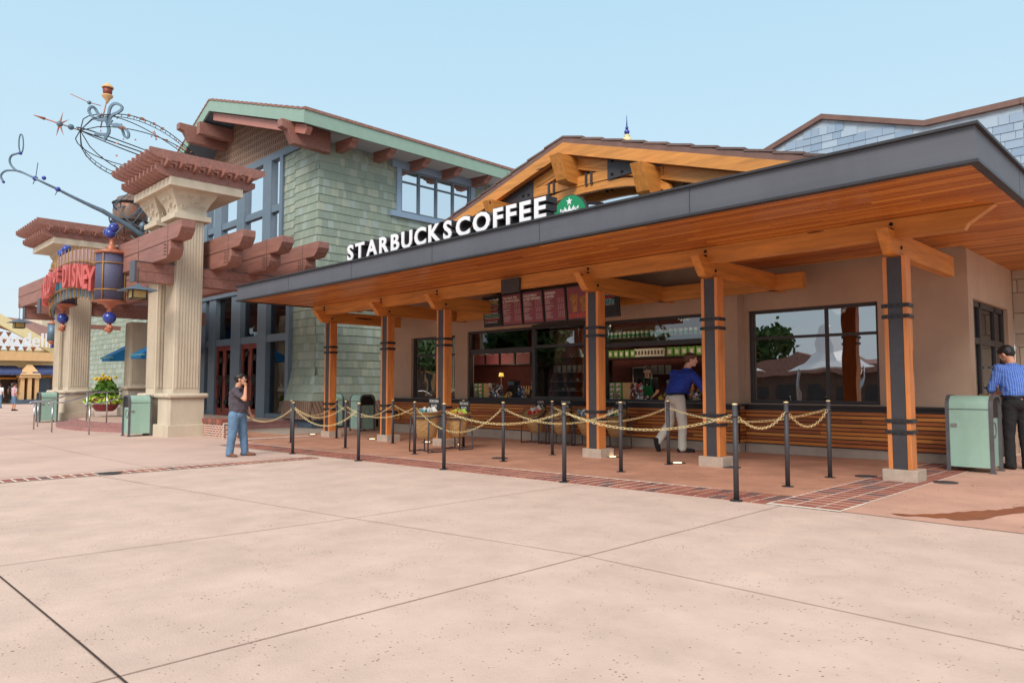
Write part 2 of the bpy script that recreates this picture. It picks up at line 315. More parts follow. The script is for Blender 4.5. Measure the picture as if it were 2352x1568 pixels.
gsheet('pavement', [(-75, 1.5), (-14.8, 1.5), (-14.8, 8.0), (-19.5, 8.0), (-19.5, 14.4), (-75, 22)], M['plaza2'], .004)
gsheet('path', [(-19.5, 9.38), (-4.2, 9.45), (-4.2, 15.6), (-26, 15.6), (-26, 10.2), (-19.5, 9.38)][:5], M['terr'], .006)
gsheet('slab', [(-3.4, 8.81), (12, 8.35), (12, 15.6), (12, 26), (-3.4, 26)], M['rslab'], .006)
gsheet('terrace', [(-26, 15.65), (-3.45, 15.65), (-3.45, 15.9), (-26, 15.9)], M['terr'], .007)
# paving joints
mb = MB()
def jline(pts, wd, mi=0):
    for (x0, y0), (x1, y1) in zip(pts, pts[1:]):
        n = max(1, int(abs(x1 - x0) / 3)); d = Vector((x1 - x0, y1 - y0)).normalized(); q = Vector((-d.y, d.x)) * wd / 2
        for i in range(n):
            a = (x0 + (x1 - x0) * i / n, y0 + (y1 - y0) * i / n); b = (x0 + (x1 - x0) * (i + 1) / n, y0 + (y1 - y0) * (i + 1) / n)
            mb.quad((a[0] - q.x, a[1] - q.y, gh(a[0]) + .005), (b[0] - q.x, b[1] - q.y, gh(b[0]) + .005),
                    (b[0] + q.x, b[1] + q.y, gh(b[0]) + .005), (a[0] + q.x, a[1] + q.y, gh(a[0]) + .005), mi=mi)
jline([(-4.05, -6), (-4.05, 8.75)], .009); jline([(-12.08, 4.08), (-7.13, 4.58), (-4.07, 4.95), (8, 4.8)], .008)
jline([(-14.0, 3.9), (-12.08, 4.08)], .012)
jline([(-7.35, -6), (-7.3, 1.25), (-7.13, 4.58), (-7.15, 8.6)], .009); jline([(-30, 1.25), (8, 1.26)], .014, 1)
jline([(-40, 5.1), (-14.8, 5.0)], .015); jline([(-22, 1.5), (-22, 7)], .015)
jline([(-10.6, 9.5), (-10.6, 15)], .012); jline([(-4.25, 12.6), (-19, 12.9)], .012); jline([(-16.9, 9.5), (-16.9, 15)], .012)
for i in range(len(mb.v)): 
    if mb.v[i].y > 9.45: mb.v[i].z += .004
struct('paving_joints', mb, [M['joint'], M['jointd']])
# brick bands: a mortar bed with every paver modelled
def bricks(name, rows, mort):
    """rows: list of (x0,y0,x1,y1,depth) strips; bricks laid across the strip"""
    a = MB(); b = MB()
    for (x0, y0, x1, y1, dep, bw) in rows:
        L = sqrt((x1 - x0) ** 2 + (y1 - y0) ** 2); n = int(L / bw); d = Vector((x1 - x0, y1 - y0)) / L; q = Vector((-d.y, d.x))
        for i in range(n):
            cx = x0 + d.x * (i + .5) * L / n; cy = y0 + d.y * (i + .5) * L / n
            rot = Matrix.Rotation(atan2(d.y, d.x) + R.uniform(-.02, .02), 3, 'Z')
            a.box((cx + q.x * dep / 2, cy + q.y * dep / 2, gh(cx) + .003), (L / n - .036, dep - .02, .02), rot)
    for p in mort: 
        n = max(1, int(abs(p[1] - p[0]) / 3))
        for i in range(n):
            xa = p[0] + (p[1] - p[0]) * i / n; xb = p[0] + (p[1] - p[0]) * (i + 1) / n
            ya = lambda x: p[2] + (p[4] - p[2]) * (x - p[0]) / (p[1] - p[0]); yb = lambda x: p[3] + (p[5] - p[3]) * (x - p[0]) / (p[1] - p[0])
            b.quad((xa, ya(xa), gh(xa) + .010), (xb, ya(xb), gh(xb) + .010), (xb, yb(xb), gh(xb) + .010), (xa, yb(xa), gh(xa) + .010))
    struct(name, a, M['brick']); struct('mortar_bed', b, M['mortar'])
rows = []
for k in range(3): rows.append((-19.5, 8.35 + k * .28, -4.24, 8.69 + k * .275, .275, .2))
for k in range(3): rows.append((-4.235 + k * .285 + .285, 8.8, -4.235 + k * .285 + .285, 15.55, .285, .215))
rows.append((-14.0, -6, -14.0, 8.2, .4, .17))
for k in range(2): rows.append((-21.0 + k * .2, 9.6, -21.0 + k * .2, 12.1, .2, .17))
bricks('brick_band', rows, [(-19.5, -3.36, 8.33, 9.22, 8.75, 9.6), (-4.25, -3.37, 8.8, 15.6, 8.8, 15.6), (-14.42, -13.98, -6, 8.2, -6, 8.2), (-21.42, -20.78, 9.6, 12.1, 9.6, 12.1)])
# wet patch on the rose slab
mb = MB(); pts = []
for x, y in [(2046, 1178), (2062, 1182), (2080, 1184.5), (2104, 1184), (2130, 1186), (2152, 1189), (2170, 1188), (2192, 1193), (2215, 1194), (2238, 1192), (2256, 1192.5), (2275, 1188), (2288, 1184), (2310, 1181), (2330, 1178), (2375, 1175), (2375, 1158), (2352, 1162), (2338, 1163), (2322, 1167), (2304, 1168), (2290, 1171), (2270, 1170), (2255, 1172.5), (2238, 1172), (2215, 1175), (2198, 1174.5), (2180, 1178), (2160, 1178), (2142, 1180), (2120, 1179.5), (2096, 1181), (2070, 1179)]:
    d = _ray(x, y); p = C0 + d * (-(H - .011) / d.z); pts.append((p.x, p.y, .011))
mb.quad(*pts); tag(mb.build('water', M['wet']), kind='structure')

# ============================================================ COFFEE SHOP BUILDING
shop = thing('coffee_shop', 'brown stucco coffee shop with cedar board skirt, serving windows and timber gable roof', 'building', (-12.5, 15.3, 0))
YW, YR = 15.3, 15.6         # stucco plane left of the return, and right of it
XC, XL, XRT = -8.05, -21.8, -3.54
def wall(mbx, x0, x1, y, z0, z1, holes, th=.28, top=None):
    xs = sorted({x0, x1, *[h for a in holes for h in a[:2]]}); 
    for xa, xb in zip(xs, xs[1:]):
        hs = sorted([(h[2], h[3]) for h in holes if h[0] <= xa + 1e-6 and h[1] >= xb - 1e-6]); z = z0
        for a, b in hs:
            if a > z: mbx.bb(xa, xb, y, y + th, z, a)
            z = b
        if z < z1: mbx.bb(xa, xb, y, y + th, z, z1)
holesL = [(-20.22, -17.9, 1.08, 3.13), (-17.3, -12.26, 1.07, 3.2), (-11.93, -8.5, 1.08, 3.19)]
holesR = [(-7.96, -5.14, 1.09, 3.19)]
mb = MB(); wall(mb, XL, XC, YW, .95, 4.6, holesL)
mb.bb(XL, XL + .28, YW + .28, 24, 0, 4.6)
wall(mb, XC, XRT, YR, .95, 4.6, holesR)
mb.bb(XC - .28, XC, YW + .28, YR + .28, .95, 4.6)
wall_o = mb.build('wall', M['stucco'], shop)
# side wall facing +X with the door opening (Y 15.9 - 18.8)
mb = MB(); mb.bb(XRT - .28, XRT, YR + .28, 15.95, .95, 4.6); mb.bb(XRT - .28, XRT, 15.95, 18.85, 3.14, 4.6); mb.bb(XRT - .28, XRT, 18.85, 19.4, 0, 4.6)
mb.build('side_wall', M['stucco'], shop)
mb = MB(); mb.bb(XL + .02, XC - .02, YW + .03, YW + .3, -.3, .2); mb.bb(XC - .02, XRT, YR + .03, YR + .3, -.3, .2); mb.bb(XRT - .3, XRT, YR + .3, 15.95, -.1, .2)
mb.build('plinth', M['base'], shop)
# cedar skirt: boards in courses
mb = MB()
def skirt(x0, x1, y, axis=0):
    n = 9; h = .745 / n
    for k in range(n):
        x = x0
        while x < x1 - .01:
            L = min(R.uniform(1.2, 3.2), x1 - x); z = .2 + k * h
            if axis == 0: mb.box((x + L / 2, y - .02, z + h / 2 + .004), (L - .004, .03, h - .02), Matrix.Rotation(.10, 3, 'X'))
            else: mb.box((y + .02, x + L / 2, z + h / 2 + .004), (.03, L - .004, h - .02), Matrix.Rotation(.10, 3, 'Y'))
            x += L
skirt(XL, XC, YW); skirt(XC, XRT, YR); skirt(YR, 15.95, XRT, 1); skirt(YW + .02, YR - .04, XC, 1)
for o_ in (mb,): o_.build('cedar_siding', M['siding'], shop)
mb = MB(); mb.bb(XL, XC - .01, YW, YW + .25, .19, .95); mb.bb(XC, XRT - .01, YR, YR + .25, .19, .95); mb.bb(XRT - .27, XRT - .005, YR + .25, 15.95, .19, .95)
mb.bb(XC + .003, XC + .02, YW - .045, YW - .02, .2, .95)
mb.build('siding_backing', M['black'], shop)
mb = MB(); mb.bb(XL, XC + .14, YW - .14, YW + .3, 1.03, 1.07); mb.bb(XL, XC + .02, YW - .055, YW + .02, .945, 1.03)
mb.bb(XC + .14, XRT + .14, YR - .14, YR + .3, 1.03, 1.07); mb.bb(XC + .02, XRT + .02, YR - .055, YR + .02, .945, 1.03)
mb.build('counter_ledge', M['black'], shop)
def window(name, x0, x1, z0, z1, y, trans=(), mull=(), glass=None, parent=shop, fw=.07, dep=.14, m=None, open_below=None, frame_out=0.0, thick=.06):
    a = MB()
    a.bb(x0, x0 + fw, y - frame_out, y + dep, z0, z1); a.bb(x1 - fw, x1, y - frame_out, y + dep, z0, z1)
    a.bb(x0 + fw, x1 - fw, y - frame_out, y + dep, z0, z0 + fw); a.bb(x0 + fw, x1 - fw, y - frame_out, y + dep, z1 - fw, z1)
    for t in trans: a.bb(x0 + fw, x1 - fw, y - frame_out + .01, y + dep - .01, t - thick / 2, t + thick / 2)
    for q in mull: a.bb(q - .03, q + .03, y - frame_out + .013, y + dep - .013, z0 + fw, z1 - fw)
    f = a.build(name, m or M['dark'], parent)
    zb = z0 + fw if open_below is None else open_below
    g_ = MB(); g_.bb(x0 + fw, x1 - fw, y + .05, y + .062, zb, z1 - fw); g_.build('pane', glass or G['shop'], f)
    return f
window('window', -20.22, -17.9, 1.08, 3.13, YW + .1, trans=(2.52,), glass=G['refl'])
window('serving_window', -17.3, -14.3, 1.075, 3.2, YW + .05, trans=(2.55,), thick=.16, open_below=2.63)
window('display_window', -14.28, -12.26, 1.075, 3.22, YW - .22, trans=(2.6,), thick=.08, fw=.12, dep=.5)
window('serving_window', -11.93, -8.5, 1.075, 3.19, YW + .05, trans=(2.55,), thick=.12, open_below=2.61)
window('window', -7.96, -5.14, 1.09, 3.19, YR + .1, trans=(2.56,), mull=(-6.22,), glass=G['refl'])
# side door and transom
a = MB(); X = XRT - .1
for y0, y1 in ((15.95, 16.07), (16.75, 16.87), (18.0, 18.1), (18.75, 18.85)): a.bb(X - .08, X + .02, y0, y1, 0.0, 3.14)
a.bb(X - .08, X + .02, 15.95, 18.85, 3.03, 3.14); a.bb(X - .075, X + .015, 15.95, 18.85, 2.3, 2.42)
fr = a.build('side_window', M['dark'], shop); g_ = MB(); g_.bb(X - .03, X - .02, 16.07, 18.75, 0, 3.03); g_.build('pane', G['side'], fr)
a = MB(); a.bb(XRT - .05, XRT + .14, 15.95, 18.85, 1.03, 1.08); a.bb(XRT - .09, XRT - .03, 15.95, 18.85, 0, 1.02); a.build('side_counter', M['black'], shop)
a = MB(); a.tube([(X + .02, 17.3, 1.85), (X + .12, 17.3, 1.85), (X + .14, 17.5, 1.83), (X + .12, 17.52, 1.45), (X + .02, 17.52, 1.43)], .025, 8); a.build('door_handle', M['chrome'], shop)
# interior shell
mb = MB(); mb.bb(XL + .3, XRT - .3, 19.0, 19.1, 0, 4.2); mb.build('interior_wall', M['maroon'], shop)
mb = MB(); mb.bb(XL + .29, XRT - .29, YR + .3, 19, 3.6, 3.7); mb.build('ceiling', M['ceil'], shop)
mb = MB(); mb.bb(XL + .3, XRT - .3, YR + .3, 19, -.02, .02); mb.bb(-8.25, -8.05, YR + .3, 19, 0, 3.6); mb.build('interior_floor', M['darkin'], shop)
# upper storey: gable end above the canopy
SL, AX, AZ, YG = .305, -12.15, 7.93, 14.0
def rz(x, top=AZ): return top - SL * abs(x - AX)
mb = MB()
g0, g1 = AX - 10, AX + 9.2
mb.prism([(g0, 14.9, 4.4), (g1, 14.9, 4.4), (g1, 14.9, rz(g1, AZ - .5)), (AX, 14.9, AZ - .5), (g0, 14.9, rz(g0, AZ - .5))], (0, .2, 0)); mb.build('gable_wall', M['stucco'], shop)
mb = MB()
for s in (-1, 1):
    n = 16; L = 10.0
    for i in range(n):
        xa = AX + s * (L * i / n); xb = AX + s * (L * (i + 1) / n); za = rz(xa); zb = rz(xb)
        for j in range(26):
            y0 = YG + j * .38 + (i % 2) * .19 - (.19 if i % 2 else 0)
            mb.prism([(xa, y0, za + .02), (xb + s * .03, y0, zb + .05), (xb + s * .03, y0, zb - .0), (xa, y0, za - .03)], (0, .37, 0))
mb.build('roof_shingles', M['roofg'], shop)
mb = MB()
for s in (-1, 1):
    e_ = AX + s * 10
    mb.prism([(AX, YG + .02, AZ - .02), (e_, YG + .02, rz(e_, AZ - .02)), (e_, YG + .02, rz(e_, AZ - .16)), (AX, YG + .02, AZ - .16)], (0, 9, 0))
mb.build('roof', M['coping'], shop)
mb = MB()
for s in (-1, 1):
    e_ = AX + s * 10
    mb.prism([(AX, YG, AZ - .16), (e_, YG, rz(e_, AZ - .16)), (e_, YG, rz(e_, AZ - .46)), (AX, YG, AZ - .46)], (0, .16, 0))
    mb.prism([(AX, YG + .3, AZ - .45), (e_, YG + .3, rz(e_, AZ - .45)), (e_, YG + .3, rz(e_, AZ - .78)), (AX, YG + .3, AZ - .78)], (0, .22, 0))
mb.build('barge_rafter', M['beam'], shop)
mb = MB(); mb.prism([(-22, YG + .05, rz(-22) - .2), (AX, YG + .05, AZ - .2), (-3, YG + .05, rz(-3) - .2), (-3, YG + .05, rz(-3) - .3), (AX, YG + .05, AZ - .3), (-22, YG + .05, rz(-22) - .3)], (0, .9, 0)); mb.build('eave_soffit', M['cedar'], shop)
# truss
tr = MB(); YT = 14.28
def bmx(x0, z0, x1, z1, t, dep=.2, y=YT, mbx=None): (mbx or tr).bar((x0, y + dep / 2, z0), (x1, y + dep / 2, z1), dep, t, 0, (0, 1, 0)) if False else (mbx or tr).prism([(x0, y, z0 - t / 2), (x1, y, z1 - t / 2), (x1, y, z1 + t / 2), (x0, y, z0 + t / 2)], (0, dep, 0))
bmx(-14.6, 6.74, -9.4, 6.74, .25)
bmx(-14.9, 6.55, -12.6, 7.2, .22); bmx(-9.3, 6.5, -11.7, 7.2, .22)
tr.build('truss', M['beam'], shop)
mb = MB()                                   # arched brace under the tie beam
arc = [(-11.75 + .1 + 2.55 * cos(a), 6.0 + .62 * sin(a)) for a in [pi * k / 12 for k in range(13)]]
for (xa, za), (xb, zb) in zip(arc, arc[1:]): mb.prism([(xa, YT + .02, za), (xb, YT + .02, zb), (xb, YT + .02, zb - .2), (xa, YT + .02, za - .2)], (0, .14, 0))
mb.build('arched_brace', M['beam'], shop)
mb = MB()
mb.prism([(-10.9, YT - .03, 7.17), (-10.9, YT - .03, 6.58), (-10.0, YT - .03, 6.62), (-9.2, YT - .03, 6.6), (-10.1, YT - .03, 6.95)], (0, .03, 0))
mb.prism([(-14.85, YT - .03, 6.68), (-13.45, YT - .03, 7.1), (-13.45, YT - .03, 6.6), (-13.9, YT - .03, 6.58)], (0, .03, 0))
for x in (-12.9, -12.72, -11.62, -11.45): mb.bb(x, x + .06, YT - .035, YT + .23, 6.58, 6.9)
mb.build('steel_plate', M['steel'], shop)
mb = MB()
for x, z in ((-10.75, 7.03), (-10.45, 7.0), (-10.75, 6.7), (-10.45, 6.7), (-13.8, 6.72), (-13.6, 6.72)): mb.lathe([(.035, 0), (.035, .03), (.015, .04)], (x, YT - .03, z), 8, rot=Matrix.Rotation(pi / 2, 3, 'X'))
mb.build('bolt', M['bolt'], shop)
for px, pz in ((-12.05, 7.03), (-9.56, 6.26), (-14.55, 6.3)):      # purlin ends with bevelled tips
    mb = MB(); w2 = .17
    side = [(13.55, pz + .32), (13.82, pz - .30), (13.9, pz - .36), (14.9, pz - .36), (14.9, pz + .32)]
    mb.prism([(px - w2, y, z) for y, z in side], (2 * w2, 0, 0)); mb.build('purlin_end', M['beamy'], shop, bevel=.012)
# clerestory glazing behind the truss
a = MB(); gw = 14.82
a.prism([(-14.4, gw, 5.0), (-9.4, gw, 5.0), (-9.4, gw, 6.2), (-11.9, gw, 6.95), (-14.4, gw, 6.4)], (0, .05, 0)); f = a.build('clerestory_frame', M['dark'], shop)
a = MB(); a.prism([(-14.3, gw - .02, 5.1), (-9.5, gw - .02, 5.1), (-9.5, gw - .02, 6.15), (-11.9, gw - .02, 6.85), (-14.3, gw - .02, 6.3)], (0, .01, 0)); a.build('pane', G['upper'], f)
a = MB(); a.prism([(-9.1, gw, 5.0), (-5.6, gw, 5.0), (-5.6, gw, 5.7), (-9.1, gw, 6.5)], (0, .05, 0)); f = a.build('clerestory_frame', M['dark'], shop)
a = MB(); a.prism([(-8.95, gw - .02, 5.1), (-5.7, gw - .02, 5.1), (-5.7, gw - .02, 5.6), (-8.95, gw - .02, 6.4)], (0, .01, 0)); a.build('pane', G['upper'], f)
# finial base on the ridge (the figure above it is left out)
fn = thing('roof_finial', 'small blue ball finial on a yellow foot on the brown shop roof', 'finial', (0, 0, 0)); p = aty(1440, 318, 15.6); fn.location = p; 
mb = MB(); mb.lathe([(.12, -.15), (.12, 0), (.05, .03), (.09, .07), (.03, .11)], (0, 0, 0), 12, 1); mb.ball((0, 0, .17), .075, 0); mb.ball((0, 0, .28), .045, 0); mb.tube([(0, 0, .3), (0, 0, .62)], [.02, .006], 6, 0)
mb.build('finial_body', [M['royal'], M['yellow']], fn, world=False)

# ============================================================ CANOPY
can = thing('timber_canopy', 'long cedar canopy with grey metal fascia on steel faced timber posts', 'canopy', (-11.7, 12.3, 0))
X0, X1, YF, ZS, ZT = -21.35, -2.05, 9.6, 4.06, 4.47
mb = MB(); mb.bb(X0, X1, YF, YF + .03, ZS + .005, ZT); mb.bb(X1 - .03, X1, YF + .03, 20, ZS + .005, ZT); mb.bb(X0, X0 + .03, YF + .03, 13.9, ZS + .005, ZT)
mb.build('fascia', M['fascia'], can)
mb = MB()
for x in (-18.2, -15.1, -12.0, -8.9, -5.8): mb.bb(x, x + .012, YF - .003, YF, ZS + .02, ZT - .01)
for y in (12.0, 15.0): mb.bb(X1, X1 + .003, y, y + .012, ZS + .02, ZT - .01)
mb.build('fascia_seam', M['flange'], can)
mb = MB(); mb.bb(X0 - .05, X1 + .05, YF - .06, YF + .12, ZT, ZT + .035); mb.bb(X1 - .12, X1 + .05, YF + .12, 20, ZT, ZT + .035); mb.bb(X0 - .05, X0 + .1, YF + .12, 13.9, ZT, ZT + .035)
mb.bb(X0 - .03, X1 + .04, YF - .05, YF + .08, ZS - .03, ZS + .005); mb.bb(X1 - .06, X1 + .04, YF + .08, 20, ZS - .03, ZS + .005); mb.bb(X0 - .03, X0 + .08, YF + .08, 13.9, ZS - .03, ZS + .005)
mb.build('flashing', M['flange'], can)
mb = MB(); mb.bb(X0 + .1, X1 - .12, YF + .12, 15.2, ZT - .02, ZT + .02); mb.bb(XRT, X1 - .12, 15.2, 20, ZT - .02, ZT + .02); mb.build('roof_deck', M['flange'], can)
mb = MB()
def planks(x0, x1, y0, y1, z):
    n = int((y1 - y0) / .105); h = (y1 - y0) / n
    for k in range(n):
        x = x0 + 0
        while x < x1 - .01:
            L = min(R.uniform(1.5, 4.2), x1 - x)
            if x1 - x - L < .4: L = x1 - x
            mb.bb(x, x + L - .003, y0 + k * h, y0 + (k + 1) * h - .006, z, z + .02); x += L
planks(X0 + .08, X1 - .06, YF + .08, 12.05, ZS - .005); planks(-7.4, X1 - .06, 12.05, 15.3, ZS - .005); planks(XRT, X1 - .06, 15.3, 20, ZS - .005)
mb.build('soffit', M['cedar'], can)
mb = MB(); mb.bb(X0 + .05, -14.7, 12.25, 15.2, ZS, ZS + .03); mb.build('rear_soffit', M['taup'], can)
mb = MB(); mb.bb(-14.7, -7.4, 12.25, 15.2, 4.4, 4.44); mb.bb(-14.72, -14.68, 12.25, 15.2, ZS, 4.42); mb.bb(-7.42, -7.4, 12.25, 15.2, ZS, 4.42); mb.build('skylight_recess', M['black'], can)
# main beam
mb = MB()
mb.prism([(-21.2, 12.05, 3.9), (-21.05, 12.05, 3.74), (-2.75, 12.05, 3.74), (-2.7, 12.05, 3.82), (-2.35, 12.05, 4.05), (-21.2, 12.05, 4.05)], (0, .16, 0)); mb.build('main_beam', M['beam'], can, bevel=.008)
mb = MB(); mb.bb(-17.2, -6.3, 14.75, 14.95, 3.5, 3.83); mb.build('rear_beam', M['beam'], can, bevel=.008)
mb = MB(); mb.bb(-12.35, -11.75, 11.98, 12.04, 3.66, 4.0); mb.build('splice_box', M['steel'], can)
# posts
PX = [-3.76, -6.98, -9.78, -14.86, -17.4, -20.5]
for i, x in enumerate(PX):
    z0 = gh(x) ; yb = 12.16
    p = MB(); p.bb(x - .17, x - .105, 12.2, 12.44, z0 + .19, 3.5); p.bb(x + .105, x + .17, 12.2, 12.44, z0 + .19, 3.5); p.bb(x - .105, x + .105, 12.235, 12.44, z0 + .19, 3.5)
    po = p.build('post', M['post'], can, bevel=.006)
    p = MB(); p.bb(x - .1, x + .1, 12.205, 12.23, z0 + .19, 3.48); p.build('steel_plate', M['steel'], po)
    p = MB()
    for zc in (2.72, 2.55, .93, .76):
        p.bb(x - .2, x + .2, 12.185, 12.2, zc - .03, zc + .03); p.bb(x + .172, x + .19, 12.2, 12.46, zc - .03, zc + .03); p.bb(x - .19, x - .172, 12.2, 12.46, zc - .03, zc + .03)
        for s in (-.14, -.05, .05, .14): p.lathe([(.014, 0), (.014, .012), (.004, .018)], (x + s, 12.186, zc), 6, rot=Matrix.Rotation(pi / 2, 3, 'X'))
        p.build('strap', M['black'], po); p = MB()
    p = MB(); p.box((x, 12.38, z0 + .045), (.5, .46, .29)); p.build('footing', M['conc'], can, bevel=.012)
    # bracket beam along Y
    b = MB(); yr = 15.3 if i < 5 else 15.0
    side = [(11.68, 3.86), (11.95, 3.52), (12.0, 3.5), (yr, 3.5), (yr, 3.86)]
    b.prism([(x - .085, y, z) for y, z in side], (.17, 0, 0)); bo = b.build('bracket_beam', M['beamy'], can, bevel=.008)
    b = MB()
    for zc in (3.78, 3.63): b.lathe([(.03, 0), (.03, .015), (.012, .02)], (x + .086, 12.3, zc), 8, rot=Matrix.Rotation(pi / 2, 3, 'Y'))
    for zc in (3.97, 3.88): b.lathe([(.03, 0), (.03, .015), (.012, .02)], (x + .03, 12.05, zc), 8, rot=Matrix.Rotation(pi / 2, 3, 'X'))
    b.build('bolt', M['bolt'], bo)

# stone faced block to the right, and grey shingled building behind
sb = thing('stone_block_wall', 'pale stone block wall behind the man at the right edge', 'wall', (-1, 20, 0))
mb = MB(); z = -.1; k = 0
while z < 4.2:
    x = -3.54 - (.4 if k % 2 else 0); h = .46 if k % 3 else .3
    while x < 6:
        L = R.choice([.5, .7, .9]); mb.bb(max(x, -3.53), x + L - .012, 19.4, 19.8, z, z + h - .012); x += L
    z += h; k += 1
mb.build('blocks', M['stoneb'], sb)
gb = thing('grey_shingle_building', 'pale grey shingled building rising behind the canopy at right', 'building', (-5, 20, 0))
mb = MB(); YB = 20.0
prof = [(-14, 5.0), (-14, 6.65), (-7.85, 8.82), (-5.33, 7.97), (-3.3, 7.97), (-3.3, 3)]
mb.prism([(x, YB, z) for x, z in [(-14, 3)] + prof], (0, 12, 0)); mb.build('wall', M['gtrim'], gb)
mb = MB()
def pz(x):
    for (xa, za), (xb, zb) in zip(prof[1:4], prof[2:5]):
        if xa <= x <= xb: return za + (zb - za) * (x - xa) / (xb - xa)
    return 7.97
z = 4.6; k = 0
while z < 8.6:
    x = -13 - R.random() * .3; h = .2
    while x < -3.3:
        L = R.choice([.22, .3, .42]); xe = min(x + L, -3.29)
        if pz((x + xe) / 2) - .15 > z + h / 2: mb.box(((x + xe) / 2, YB - .025 , z + h / 2), (xe - x - .008, .02, h + .03), Matrix.Rotation(-.09, 3, 'X'))
        x += L
    y = YB
    while y < 31:
        L = R.choice([.22, .3, .42])
        if z < 7.6: mb.box((-3.28, y + L / 2, z + h / 2), (.02, L - .008, h + .03), Matrix.Rotation(-.09, 3, 'Y'))
        y += L
    z += h; k += 1
mb.build('shingles', M['greysh'], gb)
mb = MB()
for (xa, za), (xb, zb) in zip(prof[1:4], prof[2:5]):
    mb.prism([(xa, YB - .12, za), (xb, YB - .12, zb), (xb, YB - .12, zb + .14), (xa, YB - .12, za + .14)], (0, 12, 0))
mb.bb(-3.34, -3.15, YB - .12, 32, 7.97, 8.11); mb.build('coping', M['coping'], gb)
# ============================================================ GREEN SHINGLE BUILDING
gbd = thing('green_shingle_building', 'large green shingled shop with blue window frames and overhanging gable roof', 'building', (-30, 14.6, -.12))
GX, GY = -25.28, 14.55
mb = MB(); mb.bb(-27.1, GX - .05, GY + .05, 15.0, .2, 11.1); mb.bb(GX - .35, GX - .05, 15.0, 32, .2, 11.1); mb.bb(GX - .3, GX + .014, GY - .014, GY + .3, 1.9, 11.1); mb.bb(-46, -36, GY + .05, 15.0, -.2, 11.1)
mb.bb(-27.9, -27.1, GY + .05, 15.0, 5.6, 11.1); mb.bb(-36, -27.9, GY + .05, 14.95, 5.6, 7.3)
mb.build('wall', M['green'], gbd)
mb = MB(); ch = .325
def shing(p0, d, n_, wtot, z0, z1, x_of=None, holes=(), flare=0, mit=0):
    """courses of shingles on a vertical face: p0 origin (xy), d direction, n_ outward normal"""
    ang = atan2(d.y, d.x); k = 0; z = z0
    while z < z1 - .02:
        h = min(ch, z1 - z); s_ = -R.random() * .2
        while s_ < wtot:
            L = R.choice([.14, .2, .26, .3, .34]); a = max(s_, 0); b = min(s_ + L, wtot); s_ += L
            if b - a < .03: continue
            mid = (a + b) / 2; zc = z + h / 2
            if any(h_[0] < mid < h_[1] and h_[2] < zc < h_[3] for h_ in holes): continue
            f_ = flare * max(0, 1 - (z - z0) / 1.6) ** 1.5
            f2 = flare * max(0, 1 - (z + ch - z0) / 1.6) ** 1.5
            p = p0 + d * a; q = p0 + d * b; lo = .045 + f_; hi = .02 + f2
            dz = R.uniform(-.006, .006)
            ql, qh, pl, ph_ = -.006, -.006, 0, 0
            if mit == 1 and b >= wtot: ql, qh = lo, hi
            if mit == 2 and a <= 0: pl, ph_ = -lo, -hi
            v = [(p.x + n_.x * lo + d.x * pl, p.y + n_.y * lo + d.y * pl, z + dz), (q.x + n_.x * lo + d.x * ql, q.y + n_.y * lo + d.y * ql, z + dz),
                 (q.x + n_.x * hi + d.x * qh, q.y + n_.y * hi + d.y * qh, z + h + .01), (p.x + n_.x * hi + d.x * ph_, p.y + n_.y * hi + d.y * ph_, z + h + .01),
                 (p.x, p.y, z + dz), (q.x, q.y, z + dz)]
            mb.add(v, [(0, 1, 2, 3), (0, 4, 5, 1)])
        z += h; k += 1
V2 = lambda x, y: Vector((x, y, 0))
shing(V2(-27.1, GY), V2(1, 0), V2(0, -1), 27.1 + GX, .92, 11.15, flare=.32, mit=1)
shing(V2(-28.0, GY), V2(1, 0), V2(0, -1), .9, 5.7, 11.15)
shing(V2(GX, GY), V2(0, 1), V2(1, 0), 17, .92, 11.15, holes=[(18.3 - GY, 22.6 - GY, 9.1, 10.95)], flare=.32, mit=2)
shing(V2(-45.5, GY), V2(1, 0), V2(0, -1), 9.6, .8, 9)
mb.build('shingles', M['green'], gbd)
# corner flare shingle skirt below in brown slatted panel
mb = MB()
def slat(p0, d, n_, wt, out0, out1, z0, z1):
    p = p0; q = p0 + d * wt
    mb.add([(p.x + n_.x * out0, p.y + n_.y * out0, z0), (q.x + n_.x * out0, q.y + n_.y * out0, z0), (q.x + n_.x * out1, q.y + n_.y * out1, z1), (p.x + n_.x * out1, p.y + n_.y * out1, z1)], [(0, 1, 2, 3)])
    s_ = 0
    while s_ < wt:
        a = p0 + d * s_; b = p0 + d * min(s_ + .28, wt)
        f0 = out0 + .012; f1 = out1 + .012
        mb.add([(a.x + n_.x * f1, a.y + n_.y * f1, z1), (a.x + d.x * .045 + n_.x * f1, a.y + d.y * .045 + n_.y * f1, z1),
                (b.x + d.x * .0 + n_.x * f0, b.y + n_.y * f0, z0), (b.x - d.x * .045 + n_.x * f0, b.y - d.y * .045 + n_.y * f0, z0)], [(0, 1, 2, 3)], 1)
        s_ += .16
slat(V2(-27.1, GY), V2(1, 0), V2(0, -1), 27.1 + GX + .44, .5, .38, .22, .92); slat(V2(GX, GY - .44), V2(0, 1), V2(1, 0), 16, .5, .38, .22, .92)
slat(V2(-45, GY), V2(1, 0), V2(0, -1), 9, .2, .1, .22, .82)
mb.build('slatted_skirt', [M['taup'], M['taupd']], gbd)
mb = MB(); mb.bb(-27.1, GX + .35, GY - .35, GY + .04, -.4, .2); mb.bb(GX - .3, GX + .35, GY + .04, 32, -.4, .2); mb.bb(-45, -36, GY - .2, GY + .04, -.4, .2); mb.build('plinth', M['bluep'], gbd)
